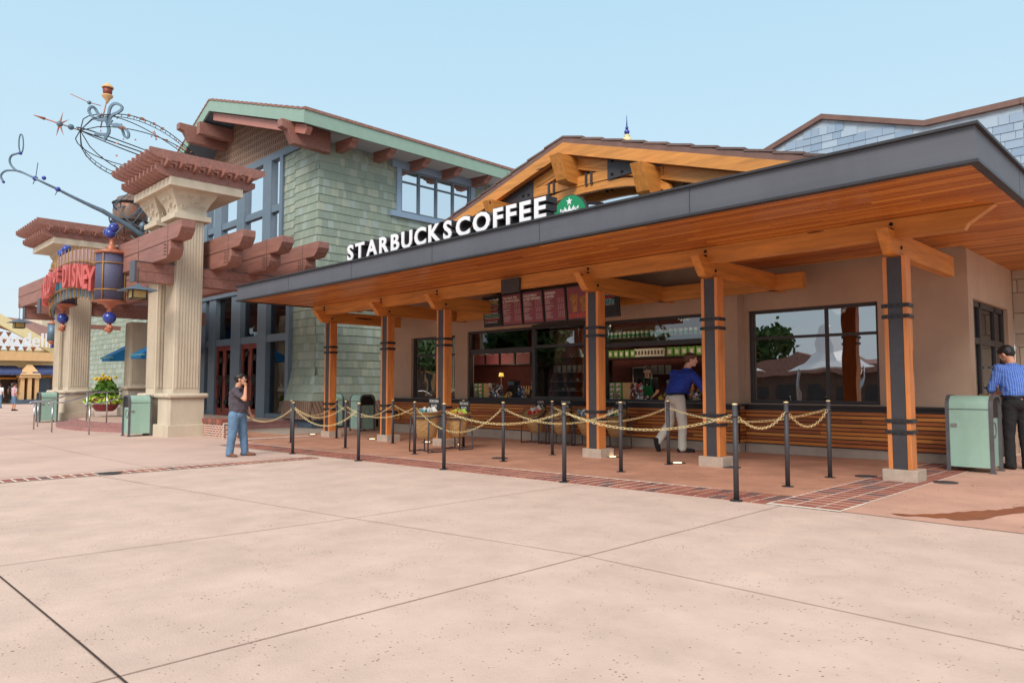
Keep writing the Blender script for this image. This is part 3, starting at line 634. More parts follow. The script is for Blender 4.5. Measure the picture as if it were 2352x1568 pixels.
# ground floor shop front (Y = GY plane, timber frames)
mb = MB(); F0 = GY - .22
for x0, x1 in ((-36.0, -35.3), (-34.9, -34.15), (-32.45, -31.5), (-29.85, -29.05), (-27.34, -27.08)): mb.bb(x0, x1, F0, GY + .1, -.1, 5.62)
mb.bb(-36, -27.09, F0 + .03, GY + .1, 3.36, 3.66); mb.bb(-36.2, -27.05, F0 - .06, GY + .14, 5.6, 5.95)
mb.bb(-29.05, -27.34, F0 + .03, GY + .1, -.1, .36); mb.bb(-35.3, -34.9, F0 + .03, GY + .1, -.1, .36)
mb.build('shopfront_frame', M['blue'], gbd)
mb = MB(); mb.bb(-36, -27.1, GY + .0, GY + .015, .3, 5.6); mb.build('shopfront_glass', G['side'], gbd)
mb = MB(); mb.bb(-36, -26, 17, 17.1, -.2, 11); mb.bb(-36, -26, 15, 17, 5.6, 5.7); mb.bb(-36, -26, 15, 17, -.2, -.1); mb.bb(-36, -25.7, 15.6, 15.7, 7, 11); mb.build('interior_wall', M['darkin'], gbd)
# doors (red-brown, iron scroll work)
for (x0, x1) in ((-34.15, -33.3), (-33.3, -32.45), (-31.5, -30.68), (-30.66, -29.85)):
    a = MB(); y = F0 + .1
    a.bb(x0, x0 + .15, y, y + .07, -.1, 3.36); a.bb(x1 - .15, x1, y, y + .07, -.1, 3.36); a.bb(x0 + .15, x1 - .15, y, y + .07, 3.14, 3.36); a.bb(x0 + .15, x1 - .15, y, y + .07, -.1, .5)
    d_ = a.build('door', M['doorred'], gbd)
    a = MB(); xc = (x0 + x1) / 2; ys = y - .05
    def spiral(cx, cz, r, turns=2.4, sgn=1):
        pts = [(cx + sgn * r * (1 - t / 26) * cos(t / 26 * turns * 2 * pi), ys, cz + r * (1 - t / 26) * sin(t / 26 * turns * 2 * pi)) for t in range(25)]
        a.tube(pts, .03, 5)
    spiral(xc + .1, 1.75, .26); spiral(xc - .1, .75, .16); spiral(xc + .2, 2.95 - R.random() * .3, .13)
    a.tube([(xc + .3, ys, 1.6), (xc + .1, ys, 1.2), (xc - .05, ys, .85)], .025, 5); a.tube([(xc - .2, ys, 1.8), (xc - .1, ys, 2.4), (xc + .15, ys, 2.9)], .02, 5); a.tube([(xc + .1, ys, 1.5), (xc + .3, ys, .6), (xc + .35, ys, .3)], .02, 5)
    a.build('scroll_handle', M['iron'], d_)
a = MB(); a.bb(-36.6, -35.0, F0 - .35, F0 - .3, -.1, .45); a.bb(-36.6, -35.0, F0 - .35, F0 - .3, 3.0, 3.35); a.build('red_panel', M['redpanel'], gbd)
a = MB(); a.bb(-31.3, -30.9, 15.6, 15.7, 4.1, 4.6); a.build('interior_lamp', M['amber'], gbd)
# upper window wall
mb = MB(); U0 = GY - .14
for x0, x1 in ((-36.2, -35.6), (-34.8, -33.95), (-32.3, -31.5), (-29.75, -29.0), (-28.25, -28.0)): mb.bb(x0, x1, U0, GY + .12, 7.3, 11.2)
mb.bb(-36.2, -28, U0 + .03, GY + .1, 8.88, 9.17); mb.bb(-36.2, -27.9, U0, GY + .1, 7.0, 7.3); mb.bb(-37, GX, U0 + .01, GY + .08, 11.15, 11.45)
mb.build('upper_frame', M['blue'], gbd)
mb = MB(); mb.bb(-36.2, -28.1, GY + .02, GY + .03, 7.3, 11.2); mb.build('upper_glass', G['upper'], gbd)
# gable roof with overhang
AXG, AZG, GF = -32.5, 14.45, 13.1
EXR, EZR = -23.9, 11.66; sl = (AZG - EZR) / (EXR - AXG); EXL, EZL = -37.5, AZG - .437 * 5.0
mb = MB()      # fascia
mb.prism([(AXG, GF, AZG), (EXR, GF, EZR), (EXR, GF, EZR - .52), (AXG, GF, AZG - .52)], (0, .08, 0)); mb.prism([(AXG, GF, AZG), (EXL, GF, EZL), (EXL, GF, EZL - .52), (AXG, GF, AZG - .52)], (0, .08, 0))
mb.bb(EXR - .08, EXR, GF + .08, 33, EZR - .52, EZR); mb.build('fascia', M['gfas'], gbd)
mb = MB(); mb.prism([(AXG, GF + .05, AZG - .42), (EXR - .08, GF + .05, EZR - .42), (EXR - .08, GF + .05, EZR - .45), (AXG, GF + .05, AZG - .45)], (0, 20, 0))
mb.prism([(AXG, GF + .05, AZG - .42), (EXL, GF + .05, EZL - .42), (EXL, GF + .05, EZL - .45), (AXG, GF + .05, AZG - .45)], (0, 20, 0)); mb.build('soffit', M['blue'], gbd)
mb = MB()
for s, ex, ez in ((1, EXR, EZR), (-1, EXL, EZL)):
    n = 20
    for i in range(n):
        xa = AXG + (ex - AXG) * i / n; xb = AXG + (ex - AXG) * (i + 1) / n; za = AZG + (ez - AZG) * i / n; zb = AZG + (ez - AZG) * (i + 1) / n
        mb.prism([(xa, GF - .03, za + .02), (xb, GF - .03, zb + .07), (xb, GF - .03, zb - .01), (xa, GF - .03, za - .04)], (0, 20, 0))
mb.bb(EXR - .02, EXR + .04, GF, 33, EZR - .02, EZR + .09)
mb.build('roof', M['broof'], gbd)
mb = MB(); mb.prism([(-41, GY - .01, 11.45), (GX, GY - .01, 11.45), (AXG, GY - .01, AZG - .45), (-37.5, GY - .01, 12)], (0, .1, 0))
gp = mb.build('gable_panel', M['taup'], gbd)
mb = MB()      # diagonal slots in the gable panel
z = 11.6
while z < 14.0:
    x = -37
    while x < -25.6:
        if z + .25 < AZG - .55 - sl * max(0, x + .1 - AXG) and z + .25 < AZG - .55 - .437 * max(0, AXG - x): mb.prism([(x, GY - .02, z), (x + .05, GY - .02, z), (x + .14, GY - .02, z + .2), (x + .09, GY - .02, z + .2)], (0, .012, 0))
        x += .2
    z += .3
mb.build('slots', M['taupd'], gp)
# projecting beams
mb = MB()
mb.bar((AXG - .8, GF - .15, AZG - 1.15), (AXG - .8, GY + .4, AZG - 1.15), .35, .55); mb.build('outlooker', M['rust'], gbd)
def corb(nm, x, z, tip, w_=.3, h=.5, m='rust'):
    b = MB(); b.prism([(x - w_ / 2, y, zz) for y, zz in [(tip, z), (tip, z - h * .35), (tip + .25, z - h * .45), (tip + .5, z - h), (GY + .3, z - h), (GY + .3, z)]], (w_, 0, 0)); b.build(nm, M[m], gbd, bevel=.02)
corb('outlooker', -25.1, 11.25 + .25, 12.75, .34, .85); corb('outlooker', -34.0, 13.55, 12.3, .34, .8)
mb = MB(); mb.prism([(AXG, GF + .2, AZG - .55), (EXR - .2, GF + .2, EZR - .5), (EXR - .1, GF + .2, EZR - .62), (EXR - .3, GF + .2, EZR - .82), (AXG, GF + .2, AZG - .9)], (0, .22, 0)); mb.build('barge_beam', M['rustl'], gbd)
for y in (15.4, 17.2, 19.0, 20.8, 22.6, 24.4):
    b = MB(); b.prism([(x, y - .15, zz) for x, zz in [(GX, 11.25), (EXR - .12, 11.18), (EXR - .12, 11.06), (EXR - .3, 10.98), (EXR - .4, 10.84), (GX, 10.84)]], (0, .3, 0)); b.build('rafter_tail', M['rust'], gbd, bevel=.015)
# side window in light blue trim (on the +X face)
WX = GX + .06; mb = MB()
mb.bb(WX - .02, WX + .06, 18.22, 18.45, 8.95, 11.0); mb.bb(WX - .02, WX + .06, 22.45, 22.7, 8.95, 11.0); mb.bb(WX - .02, WX + .09, 17.95, 23.1, 10.85, 11.16); mb.bb(WX - .02, WX + .1, 17.9, 23.2, 8.72, 8.95)
mb.build('window_trim', M['bluel'], gbd)
mb = MB()
for y in (18.45, 19.42, 20.4, 21.38, 22.38): mb.bb(WX - .06, WX + .03, y - .05, y + .05, 8.95, 10.85)
mb.bb(WX - .06, WX + .02, 18.4, 22.45, 10.28, 10.34); mb.bb(WX - .06, WX + .02, 18.4, 22.45, 10.78, 10.86); mb.bb(WX - .06, WX + .02, 18.4, 22.45, 8.95, 9.02)
f = mb.build('window', M['blue'], gbd); mb = MB(); mb.bb(WX - .05, WX - .04, 18.4, 22.4, 9, 10.8); mb.build('pane', G['upper'], f)
mb = MB(); mb.tube([(EXR - .05, 23.6, 11.5), (EXR - .05, 23.6, 11.2), (EXR - .1, 23.6, 10.9), (GX + .2, 23.6, 10.5), (GX + .12, 23.6, 10.3), (GX + .12, 23.6, 7)], .06, 8); mb.build('downpipe', M['coping'], gbd)

# ============================================================ ENTRANCE PERGOLA
per = thing('entrance_pergola', 'cream fluted pillars carrying rust red cross beams and slatted caps', 'pergola', (-31, 9.2, -.12))
def pillar(x1, y0, w_=1.15, zb=-.12, ztop=6.85, cap=True, flut=('x', 'y'), nm='pillar'):
    """x1: right face X, y0: front face Y"""
    cx, cy = x1 - w_ / 2, y0 + w_ / 2; a = MB()
    sh = w_ - .3
    a.box((cx, cy, zb + .18), (w_ + .12, w_ + .12, .4)); a.box((cx, cy, zb + .78), (w_ - .08, w_ - .08, .86)); 
    top = ztop if cap else ztop
    a.box((cx, cy, (zb + 1.2 + top) / 2), (sh, sh, top - zb - 1.2))
    po = a.build(nm, M['stone'], per, bevel=.02)
    a = MB(); r = w_ / 2 + .04      # half-round belt moulding
    for z, rr in ((zb + 1.3, .08),): 
        for d in ((1, 0), (-1, 0), (0, 1), (0, -1)):
            if d[0]: a.tube([(cx + d[0] * (r - .05), cy - r + .02, z), (cx + d[0] * (r - .05), cy + r - .02, z)], rr, 10)
            else: a.tube([(cx - r + .02, cy + d[1] * (r - .05), z), (cx + r - .02, cy + d[1] * (r - .05), z)], rr, 10)
    a.box((cx, cy, zb + 1.3), (w_ - .05, w_ - .05, .12)); a.build('belt_moulding', M['stone'], po, bevel=.01)
    a = MB(); n = 8; fw = sh / (n + 1.2)     # flutes as raised ribs
    for k in range(n):
        o = -sh / 2 + fw * (k + 1.1)
        z0, z1 = zb + 1.55, top - .12
        a.box((cx + sh / 2 + .008, cy + o, (z0 + z1) / 2), (.035, fw * .5, z1 - z0)); a.box((cx + o, cy - sh / 2 - .008, (z0 + z1) / 2), (fw * .5, .035, z1 - z0))
    a.build('fluting', M['stone'], po)
    if cap:
        a = MB(); t = top
        a.box((cx, cy, t + .08), (sh + .32, sh + .32, .16)); a.box((cx, cy, t + .2), (sh + .1, sh + .1, .1))
        prof_ = [(t + .2, sh / 2 + .02), (t + .4, sh / 2 + .05), (t + .6, sh / 2 + .14), (t + .78, sh / 2 + .25), (t + .9, sh / 2 + .3)]
        vs = []; 
        for z, hw in prof_: vs += [(cx - hw, cy - hw, z), (cx + hw, cy - hw, z), (cx + hw, cy + hw, z), (cx - hw, cy + hw, z)]
        a.add(vs, [(i * 4 + k, i * 4 + (k + 1) % 4, i * 4 + 4 + (k + 1) % 4, i * 4 + 4 + k) for i in range(4) for k in range(4)])
        # raised scroll relief
        for (fx, fy, nx, ny) in ((1, 0, 0, 1), (0, -1, 1, 0)):
            for u_, z_, rr in ((-.28, t + .42, .11), (.05, t + .55, .13), (.3, t + .45, .1), (-.15, t + .72, .1), (.25, t + .74, .1), (-.4, t + .7, .08)):
                hw = sh / 2 + .05 + max(0, (z_ - t - .4)) * .5
                pts = [(cx + fx * (hw + .01) + nx * (u_ + rr * (1 - q / 20) * cos(q * .55)), cy + fy * (hw + .01) + ny * (u_ + rr * (1 - q / 20) * cos(q * .55)), z_ + rr * (1 - q / 20) * sin(q * .55)) for q in range(18)]
                a.tube(pts, .022, 5)
        a.build('capital', M['stone'], po)
    return po
def captop(cx, cy, lx, ly, z):
    a = MB(); a.bb(cx - lx / 2, cx + lx / 2, cy - ly / 2, cy + ly / 2, z, z + .27); so = a.build('cap_slab', M['stone'], per, bevel=.012)
    def raft(L, h, rev=False): return [(-L / 2, h), (-L / 2, h * .45), (-L / 2 + .1, h * .2), (-L / 2 + .32, 0), (L / 2 - .32, 0), (L / 2 - .1, h * .2), (L / 2, h * .45), (L / 2, h)]
    def layer(nm, n, span, L, z0, alongy, h=.27, t=.1):
        for k in range(n):
            o = -span / 2 + span * k / (n - 1); b = MB()
            if alongy: b.prism([(cx + o - t / 2, cy + u_, z0 + v_) for u_, v_ in raft(L, h)], (t, 0, 0))
            else: b.prism([(cx + u_, cy + o - t / 2, z0 + v_) for u_, v_ in raft(L, h)], (0, t, 0))
            b.build(nm, M['rustl'] if 0 else M['rust'], so)
    layer('lower_rafter', 10, lx - .15, ly + .85, z + .27, True, .3)
    layer('cross_rafter', 7, ly + .3, lx + .75, z + .5, False, .28, .12)
    layer('upper_rafter', 10, lx + .25, ly + 1.35, z + .71, True, .3)
pillar(-23.75, 8.58); pillar(-25.35, 8.58)
captop(-24.95, 9.42, 3.3, 2.35, 7.75)
pillar(-37.1, 8.9, zb=-.06); pillar(-38.85, 8.9, zb=-.06); captop(-38.4, 9.75, 3.7, 3.3, 7.75)
pillar(-37.55, 11.6, zb=.12, ztop=4.6, cap=False, w_=1.1)
def beamx(x0, x1, y, t=.42, nm='cross_beam'):
    b = MB()
    up = [(x0, 6.33), (x1, 6.33), (x1, 6.12), (x1 - .1, 5.98), (x1 - .28, 5.84), (x0, 5.84)]
    lo = [(x0, 5.84), (x1 - .85, 5.84), (x1 - .82, 5.6), (x1 - .92, 5.45), (x1 - 1.15, 5.33), (x0, 5.33)]
    b.prism([(x, y - t / 2, z) for x, z in up], (0, t, 0)); b.prism([(x, y - t / 2 + .012, z) for x, z in lo], (0, t - .024, 0))
    bo = b.build(nm, M['rust'], per, bevel=.015)
    b = MB()
    for xx in (x1 - 1.05, x1 - 3.6):
        b.bb(xx, xx + .03, y - t / 2 - .006, y - t / 2, 5.33, 6.33)
    b.bb(x0, x1 - 1.2, y - t / 2 - .004, y - t / 2 + .02, 5.835, 5.85)
    for k in range(4):
        for q in (0, .12): b.ball((x1 - 1.28 + q, y - t / 2 - .01, 5.45 + k * .1), .022, n=6, m=4)
    b.build('splice_plate', M['coping'], bo)
    return bo
beamx(-42.3, -21.6, 8.2); beamx(-42.3, -21.6, 10.05); beamx(-41, -21.6, 11.35); beamx(-41, -21.6, 12.65)
def hdr(x, y0, y1, z0=4.74, z1=5.34, t=.45):
    b = MB(); b.bb(x - t / 2, x + t / 2, y0, y1, z0, (z0 + z1) / 2 - .005); b.bb(x - t / 2, x + t / 2, y0, y1, (z0 + z1) / 2 + .005, z1); b.build('header_beam', M['rust'], per)
    b = MB(); b.bb(x - t / 2 - .02, x + t / 2 + .01, y0 - .03, y0 + .02, z0 - .02, z1 + .03); b.bb(x - t / 2 - .02, x + t / 2 + .02, y0, y1, z1, z1 + .02); b.build('header_flashing', M['fascia'], per)
hdr(-24.22, 7.55, 14.4); hdr(-37.6, 7.9, 14.4); hdr(-41.4, 8.1, 9.3)
b = MB(); b.bb(-40, -33.5, 13.2, 13.6, 4.3, 4.85); b.build('tie_beam', M['rust'], per)
# porch steps
mb = MB()
def arcs(a_, b_, z0, z1, cx=-31.3, cy=10.4, mb_=None):
    n = 40; pts = [(cx + a_ * cos(pi + pi * k / n), cy + b_ * sin(pi + pi * k / n), z0) for k in range(n + 1)] 
    pts = [(cx - a_, 14.3, z0)] + pts + [(cx + a_, 14.3, z0)]
    (mb_ or mb).prism(pts, (0, 0, z1 - z0), 0)
arcs(5.3, 2.9, -.3, .02); arcs(4.85, 2.45, .0, .165); st = mb
tag(st.build('steps', M['steps']), kind='structure')
mb = MB(); arcs(4.5, 2.1, .1, .172); tag(mb.build('porch_floor', M['porch']), kind='structure')
mb = MB(); mb.bb(-36, -29.3, 12.6, 14.6, -.3, .1); tag(mb.build('porch', M['porch']), kind='structure')
mb = MB(); mb.bb(-27.6, -22.3, 11.8, 14.2, -.2, -.1); tag(mb.build('doorway_pavement', M['base']), kind='structure')
# handrails
def rail(name, label, x, y, zb, up=1.7, zt=.86):
    t = thing(name, label, 'handrail', (x, y, zb), 0, 'steel handrails on the curved steps'); a = MB()
    a.tube([(0, 0, 0), (0, 0, zt - zb)], .025, 8); a.build('post', M['chrome'], t, world=False)
    a = MB(); a.tube([(.1, up, .17 - zb), (.1, up, 1.26 - zb)], .025, 8); a.build('post', M['chrome'], t, world=False)
    a = MB(); a.tube([(0, -.12, zt - zb - .04), (0, -.15, zt - zb + .01), (0, -.1, zt - zb + .05), (0, .35, zt - zb + .05), (.08, up - .35, 1.26 - zb), (.1, up + .5, 1.3 - zb)], .024, 8)
    a.build('top_rail', M['chrome'], t, world=False)
rail('handrail', 'steel handrail furthest left, beside the mint bin at the far pillar', -33.3, 7.1, -.09)
rail('handrail', 'steel handrail second from the left on the curved steps', -31.5, 6.6, -.11)
rail('handrail', 'steel handrail third from the left, rising from the steps front', -29.4, 6.7, -.11)
rail('handrail', 'steel handrail nearest the big near pillar, in front of the potted flowers', -26.9, 7.2, -.11)
# hanging lanterns
def lantern(label, x, y, z, chain, s=1.0):
    t = thing('hanging_lantern', label, 'lantern', (x, y, z), 0, 'lanterns hanging from the beam ends')
    a = MB(); a.lathe([(.02, .34), (.1, .27), (.62, .13), (.64, .11), (.05, .14)], (0, 0, 0), 4, smooth=False, rot=Matrix.Rotation(pi / 4, 3, 'Z')); a.build('shade', M['bluegrey'], t, world=False)
    a = MB(); a.box((0, 0, .0), (.4, .4, .24)); g0_ = a.build('glass_box', M['lampg'], t, world=False)
    a = MB()
    for i in (-1, 1):
        for j in (-1, 1): a.box((i * .2, j * .2, .0), (.035, .035, .26))
    for zz in (-.13, .12): 
        for i in (-1, 1): a.box((i * .2, 0, zz), (.035, .43, .03)); a.box((0, i * .2, zz), (.43, .035, .03))
    a.build('cage', M['iron'], g0_, world=False)
    a = MB()
    for k in range(int(chain / .07)): a.tube([(.02 * cos(q * pi / 3) * (1 if k % 2 else 0), .02 * cos(q * pi / 3) * (0 if k % 2 else 1), .36 + k * .07 + .04 * sin(q * pi / 3)) for q in range(6)], .008, 4, closed=True)
    a.build('chain', M['iron'], t, world=False)
lantern('square lantern with a broad metal shade on the near pillar beam', -23.75, 7.55, 4.28, .5)
lantern('square lantern with a broad metal shade at the far left beam end', -41.4, 7.9, 4.42, .75)

# arched entrance sign between two scroll cylinders
sg = thing('arched_sign', 'curved arch sign with red letters between two blue scroll cylinders', 'sign', (-31, 7.2, 3.4))
def scroll(x, y, zc0, zc1, mat_cyl, orbs=True):
    a = MB(); r = .47; a.lathe([(r, zc0), (r, zc1)], (x, y, 0), 20); c = a.build('scroll_cylinder', mat_cyl, sg)
    a = MB()
    for k in range(4): a.tube([(x + (r + .015) * cos(k * pi / 2 - .8), y + (r + .015) * sin(k * pi / 2 - .8), zc0), (x + (r + .015) * cos(k * pi / 2 - .8), y + (r + .015) * sin(k * pi / 2 - .8), zc1)], .025, 6)
    for z in (zc0 + (zc1 - zc0) * .22, zc0 + (zc1 - zc0) * .8): a.tube([(x + (r + .015) * cos(q * pi / 8), y + (r + .015) * sin(q * pi / 8), z) for q in range(16)], .025, 6, closed=True)
    a.build('gold_band', M['goldt'], c)
    a = MB(); a.lathe([(r - .02, zc1), (r + .07, zc1 + .03), (r + .06, zc1 + .09), (.3, zc1 + .16), (.16, zc1 + .2), (.22, zc1 + .25), (.1, zc1 + .32), (.07, zc1 + .5), (.1, zc1 + .6), (.05, zc1 + .7)], (x, y, 0), 20)
    a.build('top_cap', M['copper'], c)
    a = MB(); a.lathe([(.02, zc0 - .42), (.1, zc0 - .35), (.05, zc0 - .28), (.14, zc0 - .22), (.2, zc0 - .14), (.36, zc0 - .08), (r + .05, zc0 - .02), (r, zc0)], (x, y, 0), 20)
    a.lathe([(.03, zc0 - 1.1), (.11, zc0 - 1.02), (.09, zc0 - .86), (.05, zc0 - .75)], (x, y, 0), 12); a.ball((x - .1, y - .05, zc0 - .98), .08); a.ball((x + .09, y + .03, zc0 - .9), .07)
    a.build('bottom_cap', M['copper'], c)
    a = MB(); a.ball((x, y, zc0 - .58), .21, n=16, m=10); a.build('blue_ball', M['royal'], c)
    if orbs:
        for dx, dy, dz in ((-.1, -.1, .78), (.1, 0, .92), (-.12, .08, 1.0), (.06, -.08, .72)): a = MB(); a.ball((x + dx, y + dy, zc1 + dz), .16, n=14, m=9); a.build('blue_ball', M['royal'], c)
scroll(-27.1, 7.75, 4.38, 5.95, M['purple']); scroll(-33.0, 7.75, 4.75, 6.0, M['purple'])
# curved arch band: bows out towards the plaza and rises in the middle
def arcp(t):        # t 0..1 from left scroll to right scroll
    a = pi * (1 - t); return Vector((-30.75 + 3.15 * cos(a), 7.62 - .34 * sin(a), 0))
def zc(t): return 5.0 + .45 * sin(pi * t)
for nm, zl, zh, mt, off in (('upper_panel', .42, 1.0, M['pinkst'], 0), ('scale_panel', -.3, .42, M['teal'], .0), ('lower_panel', -.72, -.3, M['bluegrey'], 0)):
    a = MB(); n = 28
    for k in range(n):
        t0, t1 = k / n, (k + 1) / n; p, q = arcp(t0), arcp(t1)
        nr = Vector(((q - p).y, -(q - p).x, 0)).normalized(); th = nr * -.09
        v = [p + Vector((0, 0, zc(t0) + zl)), q + Vector((0, 0, zc(t1) + zl)), q + Vector((0, 0, zc(t1) + zh)), p + Vector((0, 0, zc(t0) + zh))]
        a.add(v + [x_ + th for x_ in v], [(0, 1, 2, 3), (7, 6, 5, 4), (0, 4, 5, 1), (3, 2, 6, 7), (1, 5, 6, 2), (0, 3, 7, 4)])
    a.build(nm, mt, sg)
a = MB()
for k in range(1, 22):
    t_ = k / 22; p = arcp(t_); q = arcp(t_ + .01); nr = Vector(((q - p).y, -(q - p).x, 0)).normalized() * .06
    a.tube([p + nr + Vector((0, 0, zc(t_) + .35)), p + nr + Vector((0, 0, zc(t_) + 1.08))], .022, 5); a.tube([p + nr + Vector((0, 0, zc(t_) - .78)), p + nr + Vector((0, 0, zc(t_) - .32))], .022, 5)
for dz in (.55, -.38): a.tube([arcp(k / 30) + Vector((0, -.09, zc(k / 30) + dz)) for k in range(31)], .03, 6)
a.build('gold_grid', M['goldt'], sg)
word = "WORLD OF DISNEY"; slots = [1.05, .95, .8, .65, .75, .3, .5, .45, .3, .9, .42, .62, .85, .62, .8]; tot = sum(slots); acc = 0
for chx, s_ in zip(word, slots):
    t_ = .02 + .93 * (acc + s_ / 2) / tot; acc += s_
    if chx == ' ': continue
    small = chx in 'OF' and 5 < word.index(chx) or (chx == 'O' and abs(acc - sum(slots[:7])) < .01) or chx == 'F'
    p = arcp(t_); q = arcp(t_ + .01); d = (q - p).normalized(); nr = Vector((d.y, -d.x, 0))
    sz = .62 if small else .98
    me = text_me(chx, sz, .09, .03, 'CENTER'); 
    mtx = frame_mat(p + nr * .22 + Vector((0, 0, zc(t_) - (.1 if small else .36))), d, (0, 0, 1)); mtx = mtx @ Matrix.Diagonal((.72, 1.12, 1, 1))
    a = MB(); a.mesh(me, mtx); a.build('letter', M['rose'], sg)
# smaller version at the far side of the porch
s2 = thing('scroll_post_sign', 'small blue scroll cylinder sign with blue stars on top beyond the far pillar', 'sign', (0, 0, 0)); s2.location = atx(121, 764, -46); s2.scale = (.62, .62, .62)
a = MB(); a.lathe([(.42, -.75), (.42, .75)], (0, 0, 0), 16); a.build('cylinder', M['bluegrey'], s2, world=False)
a = MB(); a.lathe([(.45, .75), (.3, .9), (.1, 1.0), (.05, 1.15)], (0, 0, 0), 14); a.lathe([(.05, -1.2), (.2, -.95), (.44, -.75)], (0, 0, 0), 14); a.build('caps', M['copper'], s2, world=False)
a = MB(); a.ball((0, 0, 1.25), .15); a.ball((.12, 0, 1.45), .1); a.ball((-.1, 0, 1.5), .1); a.ball((0, 0, -1.2), .17); a.build('blue_balls', M['royal'], s2, world=False)
a = MB(); a.bb(-.1, .1, .35, 5.5, .5, .9); a.build('arm', M['rust'], s2, world=False)

# ============================================================ AIRSHIP SCULPTURE
air = thing('airship_sculpture', 'openwork metal airship frame with ribbon bow and copper gondola above the entrance sign', 'sculpture', (-30.5, 9, 7))
N0 = atd(184, 300, 25.5); T0 = atd(475, 402, 31.5); axd = (T0 - N0); LA = axd.length; axn = axd.normalized(); e1 = axn.cross(Vector((0, 0, 1))).normalized(); e2 = e1.cross(axn)
def env(t, ph, k=1.0):
    r = 1.2 * k * (sin(pi * t ** .72)) ** .7 if 0 < t < 1 else 0
    return N0 + axd * t + (e1 * cos(ph) + e2 * sin(ph)) * r
a = MB()
for j in range(8):
    ph = 2 * pi * j / 8 + .3
    a.tube([env(t / 24, ph) for t in range(25)], .018, 5)
for j in (1, 3, 5, 7):
    ph = 2 * pi * j / 8 + .3
    a.tube([env(t / 24, ph, .9) for t in range(25)], .014, 5)
    for t in range(2, 23): a.bar(env(t / 24, ph), env(t / 24, ph, .9), .015)
a.bar(N0, T0, .035)
a.build('envelope_frame', M['iron'], air)
a = MB(); R2 = random.Random(3)
for k in range(60):
    p = env(R2.uniform(.12, .9), R2.uniform(0, 2 * pi), R2.uniform(.95, 1)); a.box(p, (.06, .02, .06), Matrix.Rotation(R2.random(), 3, 'Z'))
for k in range(14):
    p = env(R2.uniform(.1, .9), R2.choice([.3, .3 + pi / 4, .3 + pi]), 1.0); a.box(p, (.08, .08, .08))
a.build('tags', M['copper'], air)
a = MB(); p1 = atd(103, 273, 24.6); a.tube([N0, p1], .02, 6); a.tube([p1, p1 + (p1 - N0).normalized() * .35], [.05, .01], 6)
pp = atd(137, 285, 24.8)
for dx, dz in ((.1, .42), (-.1, -.42), (-.3, .1), (.15, -.4), (.3, .15)): a.tube([pp, pp + rgt * dx + Vector((0, 0, dz))], [.04, .004], 5)
a.tube([atd(162, 216, 26), atd(205, 236, 26), atd(232, 243, 26.3)], .014, 5)
a.build('nose_spar', M['copper'], air)
a = MB(); a.ball(atd(137, 285, 24.8), .1); a.ball(atd(163, 292, 25.1), .1); a.ball(atd(205, 236, 26), .07); a.build('spar_beads', M['bluegrey'], air)
# ribbon bow: flat bands with thickness
def smoothp(pts):
    o = []; n = len(pts)
    for i in range(n - 1):
        p0, p1, p2, p3 = pts[max(i - 1, 0)], pts[i], pts[i + 1], pts[min(i + 2, n - 1)]
        for k in range(4):
            t = k / 4; o.append(tuple(.5 * (2 * p1[j] + (p2[j] - p0[j]) * t + (2 * p0[j] - 5 * p1[j] + 4 * p2[j] - p3[j]) * t * t + (3 * p1[j] - p0[j] - 3 * p2[j] + p3[j]) * t ** 3) for j in (0, 1)))
    return o + [pts[-1]]
def ribbon(pts, wd, D, cl=False):
    a = MB(); P = [atd(x, y, D) for x, y in smoothp(pts)]
    for p, q in zip(P, P[1:]): a.bar(p, q, .05, wd, 0, (0, 0, 1)) if False else a.bar(p - (q - p) * .05, q + (q - p) * .05, .06, wd, 0, rgt.cross((q - p).normalized()) if False else (fwd.cross((q - p).normalized())))
    return a
D = 26.2; 
bow = MB()
for pts, wd in (([(249, 275), (251, 254), (257, 242), (266, 238), (278, 243), (280, 251), (270, 259), (260, 263), (252, 272)], .09),
             ([(244, 276), (233, 276), (221, 274), (209, 264), (204, 254), (209, 246), (217, 248), (224, 259), (231, 270), (238, 277)], .09),
             ([(250, 280), (257, 286), (271, 286), (283, 292), (295, 305), (294, 316), (286, 313), (281, 299), (270, 290), (258, 287)], .08),
             ([(246, 280), (250, 297), (247, 309), (230, 309), (218, 307)], .11), ([(251, 296), (247, 310), (239, 322)], .09), ([(240, 272), (248, 277), (256, 282)], .2)):
    b_ = ribbon(pts, wd, D); bow.add(b_.v, b_.f)
bow.build('ribbon_bow', M['bluegrey'], air)
# lantern on a pole
a = MB(); p0 = atd(231, 294, 26.5); p1 = atd(244, 236, 26.3); a.tube([p0, p1], .022, 6); pole = a.build('lantern_pole', M['copper'], air)
a = MB(); c = atd(246, 238, 26.3); a.lathe([(.02, 0), (.06, .08), (.1, .16), (.19, .26), (.2, .3), (.12, .3)], c, 8); a.lathe([(.14, .26), (.17, .58)], c, 8, 1); a.lathe([(.2, .56), (.21, .6), (.12, .68), (.03, .76), (.01, .8)], c, 8, 0); a.build('lantern_head', [M['tan'], M['doorred']], pole)
